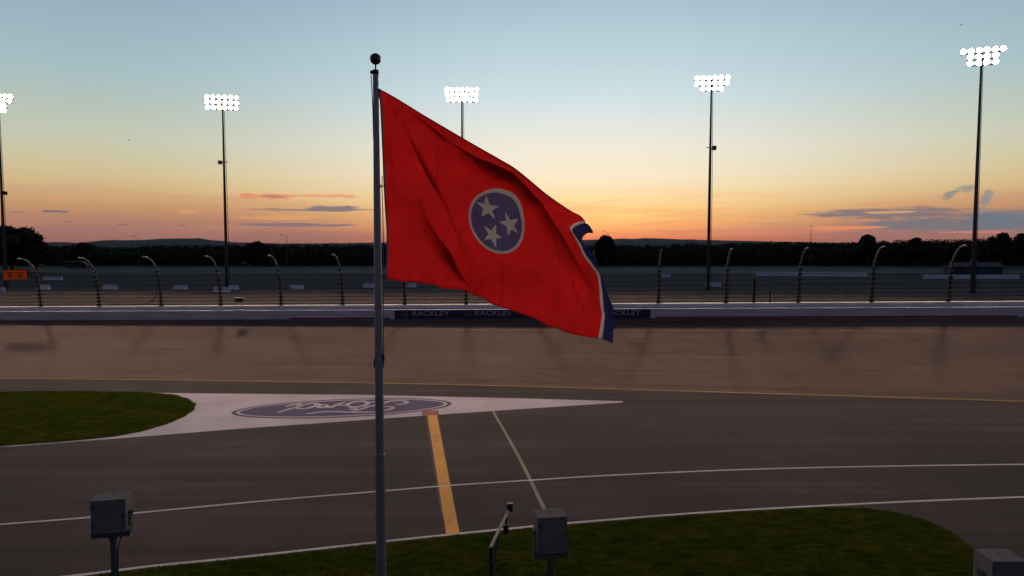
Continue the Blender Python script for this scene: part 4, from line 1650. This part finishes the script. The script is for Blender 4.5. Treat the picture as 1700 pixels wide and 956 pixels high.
# shed
p = at_z(1600, 456, ZG)
root = empty('shed', (p.x, p.y, ZG))
tag(root, 'low dark shed with a grey metal roof behind the rightmost floodlight tower', 'shed')
W_, L_, h1, h2 = 4.6, 13.6, 2.3, 3.3
mb = MB()
x0, x1 = -2.6, 10.6
mb.add([(x0, 0, 0), (x0, W_, 0), (x0, W_, h1), (x0, W_ / 2, h2 - .1), (x0, 0, h1), (x1, 0, 0), (x1, W_, 0), (x1, W_, h1), (x1, W_ / 2, h2 - .1), (x1, 0, h1)],
       [(0, 4, 3, 2, 1), (5, 6, 7, 8, 9), (0, 5, 9, 4), (1, 2, 7, 6)], M['shed_wall'])
mb.build('wall', root)
mb = MB()
for sy, ya in ((1, -0.3), (-1, W_ + 0.3)):
    mb.add([(x0 - .3, ya, h1 - .12), (x1 + .3, ya, h1 - .12), (x1 + .3, W_ / 2, h2), (x0 - .3, W_ / 2, h2), (x0 - .3, ya, h1 - .04), (x1 + .3, ya, h1 - .04), (x1 + .3, W_ / 2, h2 + .08), (x0 - .3, W_ / 2, h2 + .08)],
           [(0, 1, 2, 3), (4, 7, 6, 5), (0, 4, 5, 1), (0, 3, 7, 4), (1, 5, 6, 2)], M['shed_roof'])
mb.build('roof', root)
mb = MB()
mb.box((-1.2, -0.03, 1.05), (2.2, 0.05, 2.1), M['black'])
mb.build('door', root)
mb = MB()
mb.box((4.2, 2.3, 3.55), (1.5, 0.8, 0.3), M['car_pale'], None, 0.05)
mb.build('roof_vent', root)

# parked vehicles
def vehicle(px, py, wpx, kind, label, body, roof):
    p = at_z(px, py, ZG)
    L = wpx * p.y / F
    root = empty('parked_' + kind, (p.x, p.y, ZG + 0.03))
    tag(root, label, kind)
    if kind == 'car':
        prof = [(-.5, .28), (-.5, .62), (-.44, .78), (-.30, .84), (-.18, 1.36), (.12, 1.42), (.28, .95), (.46, .84), (.5, .6), (.5, .28)]
        top = (-.18, .12, 1.42)
    else:
        prof = [(-.5, .4), (-.5, 2.2), (-.48, 2.3), (.30, 2.3), (.40, 1.5), (.49, 1.25), (.5, .4)]
        top = (-.48, .30, 2.3)
    w = 0.9
    mb = MB()
    rows = []
    for yy, k in ((-w, 0.0), (-w * .96, 0.03), (w * .96, 0.03), (w, 0.0)):
        rows.append([Vector((a * L * (0.985 + k * .5), yy, b)) for a, b in prof])
    mb.loft(rows, body, close=True)
    mb.add(rows[0], [tuple(range(len(prof)))], body)
    mb.add(rows[-1], [tuple(range(len(prof)))[::-1]], body)
    mb.build('body', root)
    mb = MB()
    mb.box(((top[0] + top[1]) / 2 * L, 0, top[2] + 0.03), ((top[1] - top[0]) * L, 1.5, 0.06), roof, None, 0.02)
    mb.build('roof', root)
    mb = MB()
    mb.box(((top[0] + top[1]) / 2 * L, -w - 0.005, top[2] - 0.32), ((top[1] - top[0]) * L * .85, 0.012, 0.34), M['glass'])
    mb.build('window', root)
    for sx in (-.32, .32):
        for sy in (-1, 1):
            mb = MB()
            mb.tube([(sx * L, sy * w * .8, .33), (sx * L, sy * (w + .02), .33)], 0.33, M['tyre'], 14)
            mb.build('wheel', root)
    return root


vehicle(128, 444.5, 37, 'van', 'long dark van with a pale roof parked in front of the left treeline', M['car_dark'], M['car_pale'])
vehicle(405, 442, 18, 'car', 'dark car with a pale roof parked right of the second floodlight tower', M['car_dark'], M['car_pale'])
vehicle(60, 442.5, 20, 'car', 'grey car parked between the left tree and the leftmost curved post', M['tower_steel'], M['tower_steel'])

# street lamps
for px, ty, sx, lab in [(231, 394, -1, 'thin street lamp in front of the hills, left of the second tower'),
                        (477, 391, -1, 'thin street lamp standing alone between the second tower and the flagpole'),
                        (1009, 386, -1, 'thin street lamp beside the domed tree right of the flag'),
                        (1345, 377, 0, 'thin street lamp among the right treeline behind the fence')]:
    b = at_z(px, 441, ZG)
    tz = at_y(px, ty + 2, b.y).z - ZG
    root = empty('street_lamp', b)
    tag(root, lab, 'street lamp', 'street lamps along the far road')
    mb = MB()
    mb.tube([(0, 0, -0.1), (0, 0, tz)], [0.16, 0.09], M['tower_steel'], 8)
    mb.build('pole', root)
    mb = MB()
    mb.tube([(0, 0, tz - 0.1), (sx * 1.0, -0.3, tz + 0.55), (sx * 1.7, -0.4, tz + 0.8)], 0.05, M['tower_steel'], 6)
    mb.build('arm', root)
    mb = MB()
    mb.box((sx * 2.0, -0.4, tz + 0.85), (0.8, 0.35, 0.16), M['dark_steel'], Matrix.Rotation(R(8 * sx), 3, 'Y'), 0.04)
    mb.build('lamp_head', root)

# two birds far off in the sky
for px, py, D, lab in [(214, 232, 150, 'tiny dark bird in the sky left of the second floodlight tower'), (1596, 41, 110, 'tiny dark bird high in the sky above the rightmost floodlight')]:
    root = empty('bird', at_y(px, py, D), R(25))
    tag(root, lab, 'bird')
    mb = MB()
    rows = []
    for x, r in [(-0.2, 0.01), (-0.12, 0.04), (0.0, 0.055), (0.1, 0.045), (0.15, 0.03), (0.2, 0.028), (0.24, 0.004)]:
        rows.append([Vector((x, r * math.cos(k * math.pi / 4), r * math.sin(k * math.pi / 4))) for k in range(8)])
    mb.loft(rows, M['black'], close=True)
    for sg in (-1, 1):
        mb.add([(0.09, sg * 0.03, 0.03), (-0.07, sg * 0.03, 0.03), (-0.04, sg * 0.22, 0.10), (0.10, sg * 0.2, 0.11), (-0.06, sg * 0.45, 0.05)], [(0, 1, 2, 3), (3, 2, 4)], M['black'])
        mb.add([(-0.18, 0, 0.0), (-0.32, sg * 0.06, 0.0), (-0.3, 0, 0.0)], [(0, 1, 2)], M['black'])
    mb.build('body', root)

# ---------------------------------------------------------------- world: dusk sky
def az_el(px, py):
    d = ray(px, py).normalized()
    return math.degrees(math.atan2(d.x, d.y)), math.degrees(math.asin(d.z))


SUN_AZ, _ = az_el(955, 400)
wd = bpy.data.worlds.new('World')
SC.world = wd
wd.use_nodes = True
nt = NT(wd.node_tree)
bg = nt.n['Background']
gen = nt.node('ShaderNodeTexCoord').outputs['Generated']
vn = nt.node('ShaderNodeVectorMath', {0: gen}, operation='NORMALIZE').outputs[0]
sx = nt.node('ShaderNodeSeparateXYZ', {0: vn})
az = nt.math('MULTIPLY', nt.math('ARCTAN2', sx.outputs[0], sx.outputs[1]), 180 / math.pi)
el = nt.math('MULTIPLY', nt.math('ARCSINE', sx.outputs[2]), 180 / math.pi)
daz = nt.math('ABSOLUTE', nt.math('SUBTRACT', az, SUN_AZ))
tt = nt.math('POWER', nt.math('DIVIDE', nt.math('MAXIMUM', el, 0.0), 90.0), 0.5)


def E(e):
    return math.sqrt(max(0, e) / 90)


def eramp(stops):
    return nt.ramp(tt, [(E(e), S(*c)) for e, c in stops])


centre = eramp([(0, (196, 92, 80)), (0.7, (216, 112, 88)), (1.3, (239, 152, 104)), (2.1, (252, 194, 124)), (3.0, (253, 208, 138)), (4.2, (253, 225, 170)), (6.0, (250, 236, 208)), (8.0, (243, 238, 222)), (10, (230, 235, 230)),
                (12.3, (209, 229, 235)), (16, (189, 214, 222)), (19.6, (170, 197, 213)), (28, (120, 146, 172)), (45, (66, 84, 112)), (90, (42, 54, 78))])
side = eramp([(0, (126, 88, 92)), (0.9, (158, 112, 104)), (2.1, (180, 130, 108)), (3.2, (203, 154, 112)), (4.6, (214, 186, 138)), (6.0, (211, 198, 158)), (8.0, (200, 204, 182)), (10, (186, 198, 188)),
              (12.3, (170, 195, 199)), (16, (156, 183, 197)), (19.6, (145, 171, 191)), (28, (104, 128, 158)), (45, (64, 82, 110)), (90, (42, 54, 78))])
back = eramp([(0, (74, 72, 90)), (4, (90, 86, 106)), (10, (102, 98, 120)), (18, (96, 100, 126)), (32, (68, 80, 108)), (50, (50, 62, 88)), (90, (42, 54, 78))])
col = nt.mix(nt.smooth(nt.math('DIVIDE', daz, nt.smooth(el, 0.8, 5.0, 25.0, 38.0)), 0.06, 1.0), centre, side)
col = nt.mix(nt.smooth(daz, 38.0, 125.0), col, back)

sky = nt.node('ShaderNodeTexSky', sky_type='NISHITA', sun_disc=False, sun_elevation=R(1.0), sun_rotation=R(SUN_AZ), altitude=150.0)
skyc = nt.mix(1.0, sky.outputs[0], (0.10, 0.10, 0.10, 1), 'MULTIPLY')
col = nt.mix(0.06, col, skyc)

# clouds -------------------------------------------------------------
cv = nt.node('ShaderNodeCombineXYZ', {0: az, 1: el, 2: 0.0}).outputs[0]


def wnoise(scale, sxx_, syy_, det_=5.0, w=0.0):
    mp = nt.node('ShaderNodeMapping', {0: cv, 1: (w, w * 1.7, 0), 3: (sxx_, syy_, 1)}).outputs[0]
    return nt.node('ShaderNodeTexNoise', {'Vector': mp, 'Scale': scale, 'Detail': det_, 'Roughness': 0.6}).outputs[0]


n_a = wnoise(1.0, 0.5, 4.0, 6, 3.1)
n_b = wnoise(1.0, 0.9, 3.4, 6, 9.7)
n_c = wnoise(1.0, 0.09, 1.3, 4, 21.3)
# broad streaks of tint near the horizon
stre = nt.math('MULTIPLY', nt.smooth(n_c, 0.46, 0.66), nt.math('MULTIPLY', nt.smooth(el, 0.4, 1.6), nt.smooth(el, 3.2, 5.5, 1, 0)))
col = nt.mix(nt.math('MULTIPLY', stre, 0.30), col, nt.mix(nt.smooth(daz, 6, 34), S(248, 150, 96), S(196, 138, 120)))
col = nt.mix(nt.math('MULTIPLY', nt.smooth(n_c, 0.5, 0.34), nt.math('MULTIPLY', nt.smooth(el, 0.2, 1.0, 0.0, 0.35), nt.smooth(el, 1.2, 3.0, 1, 0))), col, S(150, 116, 122))


def cloud(x, y, hw, hh, c, k=0.8, alpha=0.9, nz=None, slope=0.0, soft=0.5):
    global col
    a0, e0 = az_el(x, y)
    wa = abs(az_el(x + hw, y)[0] - az_el(x - hw, y)[0]) / 2
    we = abs(az_el(x, y - hh)[1] - az_el(x, y + hh)[1]) / 2
    dx = nt.math('DIVIDE', nt.math('SUBTRACT', az, a0), wa)
    dy = nt.math('DIVIDE', nt.math('SUBTRACT', el, e0), we)
    if slope:
        dy = nt.math('SUBTRACT', dy, nt.math('MULTIPLY', dx, slope))
    r = nt.math('ADD', nt.math('POWER', nt.math('ABSOLUTE', dx), 2.0), nt.math('POWER', nt.math('ABSOLUTE', dy), 2.0))
    r = nt.math('ADD', r, nt.math('MULTIPLY', nt.math('SUBTRACT', nz if nz is not None else n_b, 0.5), -k * 4))
    msk = nt.smooth(r, 1.0 - soft, 1.0 + soft * 0.4, alpha, 0.0)
    col = nt.mix(msk, col, S(*c))


cloud(440, 325.5, 58, 4.5, (230, 138, 106), 1.05, 0.85)
cloud(545, 325, 60, 3.0, (236, 154, 114), 1.05, 0.75)
cloud(455, 326, 24, 2.0, (150, 120, 118), 0.6, 0.6)
cloud(552, 346.5, 58, 5.2, (124, 114, 122), 0.95, 0.9, n_a)
cloud(470, 348, 55, 2.4, (142, 122, 118), 1.0, 0.7)
cloud(490, 373.2, 96, 3.2, (130, 114, 122), 0.8, 0.9, n_a)
cloud(470, 361, 80, 5, (250, 178, 106), 0.9, 0.35, n_a, soft=1.0)
cloud(92, 351.3, 24, 2.5, (116, 108, 114), 0.8, 0.85)
cloud(28, 351.5, 16, 1.6, (140, 118, 112), 0.5, 0.7)
cloud(113, 367.5, 10, 1.4, (132, 106, 104), 0.4, 0.6)
cloud(204, 373, 13, 1.8, (136, 106, 108), 0.4, 0.7)
cloud(302, 374.5, 8, 1.4, (136, 104, 106), 0.4, 0.7)
cloud(315, 351, 26, 3.0, (244, 176, 106), 0.9, 0.4, n_a, soft=1.0)
cloud(90, 329, 16, 1.2, (226, 150, 108), 0.5, 0.5)
cloud(222, 321, 12, 1.2, (236, 150, 110), 0.5, 0.5)
cloud(942, 333, 26, 1.6, (255, 226, 150), 0.3, 0.8)
cloud(1032, 357.5, 42, 2.2, (255, 214, 120), 0.3, 0.9)
cloud(1150, 372, 110, 6, (248, 160, 100), 0.8, 0.45, n_a)
cloud(1240, 384, 170, 5, (216, 132, 112), 0.8, 0.5, n_a)
cloud(1120, 344, 80, 4, (255, 212, 140), 0.8, 0.4, n_a)
cloud(1480, 354, 150, 10, (124, 115, 120), 0.75, 0.9, n_a, soft=0.8)
cloud(1600, 372, 230, 14, (118, 116, 124), 0.65, 0.9, n_a, soft=0.8)
cloud(1770, 362, 210, 21, (108, 118, 130), 0.6, 0.95, n_a, soft=0.8)
cloud(1480, 352, 50, 2.5, (214, 166, 118), 0.6, 0.8, n_a)
cloud(1620, 385, 70, 2.2, (206, 128, 116), 0.4, 0.8)
cloud(1400, 378, 70, 3.5, (240, 146, 100), 0.5, 0.7, n_a)
cloud(1578, 322, 15, 8, (132, 136, 138), 1.0, 0.8, soft=1.0, slope=0.9)
cloud(1606, 312, 18, 8, (140, 142, 140), 1.0, 0.8, soft=1.0)
cloud(1637, 330, 11, 17, (136, 142, 144), 1.0, 0.8, soft=1.0, slope=0.5)
nt.l.new(col, bg.inputs[0])
bg.inputs[1].default_value = 1.0

# ---------------------------------------------------------------- last sunlight, very weak
sl = bpy.data.lights.new('sun', 'SUN')
sl.energy = 0.03
sl.angle = R(8)
sl.color = (1.0, 0.55, 0.32)
so = bpy.data.objects.new('sun', sl)
COL.objects.link(so)
dirv = Vector((math.sin(R(SUN_AZ)) * math.cos(R(1.0)), math.cos(R(SUN_AZ)) * math.cos(R(1.0)), math.sin(R(1.0))))
so.rotation_euler = dirv.to_track_quat('Z', 'Y').to_euler()
so.location = (0, 0, 60)

# ---------------------------------------------------------------- camera, render settings
cam = bpy.data.cameras.new('camera')
cam.sensor_width = 36
cam.lens = F / 1700 * 36
cam.clip_start = 0.1
cam.clip_end = 60000
co = bpy.data.objects.new('camera', cam)
COL.objects.link(co)
co.location = EYE
co.rotation_euler = (math.pi / 2 - PITCH, 0, 0)
SC.camera = co
SC.view_settings.view_transform = 'Standard'
SC.view_settings.look = 'None'
SC.view_settings.exposure = 0
SC.view_settings.gamma = 1
SC.view_settings.use_curve_mapping = False
SC.render.engine = 'CYCLES'
SC.cycles.use_denoising = True
SC.cycles.max_bounces = 6
SC.cycles.sample_clamp_indirect = 4.0
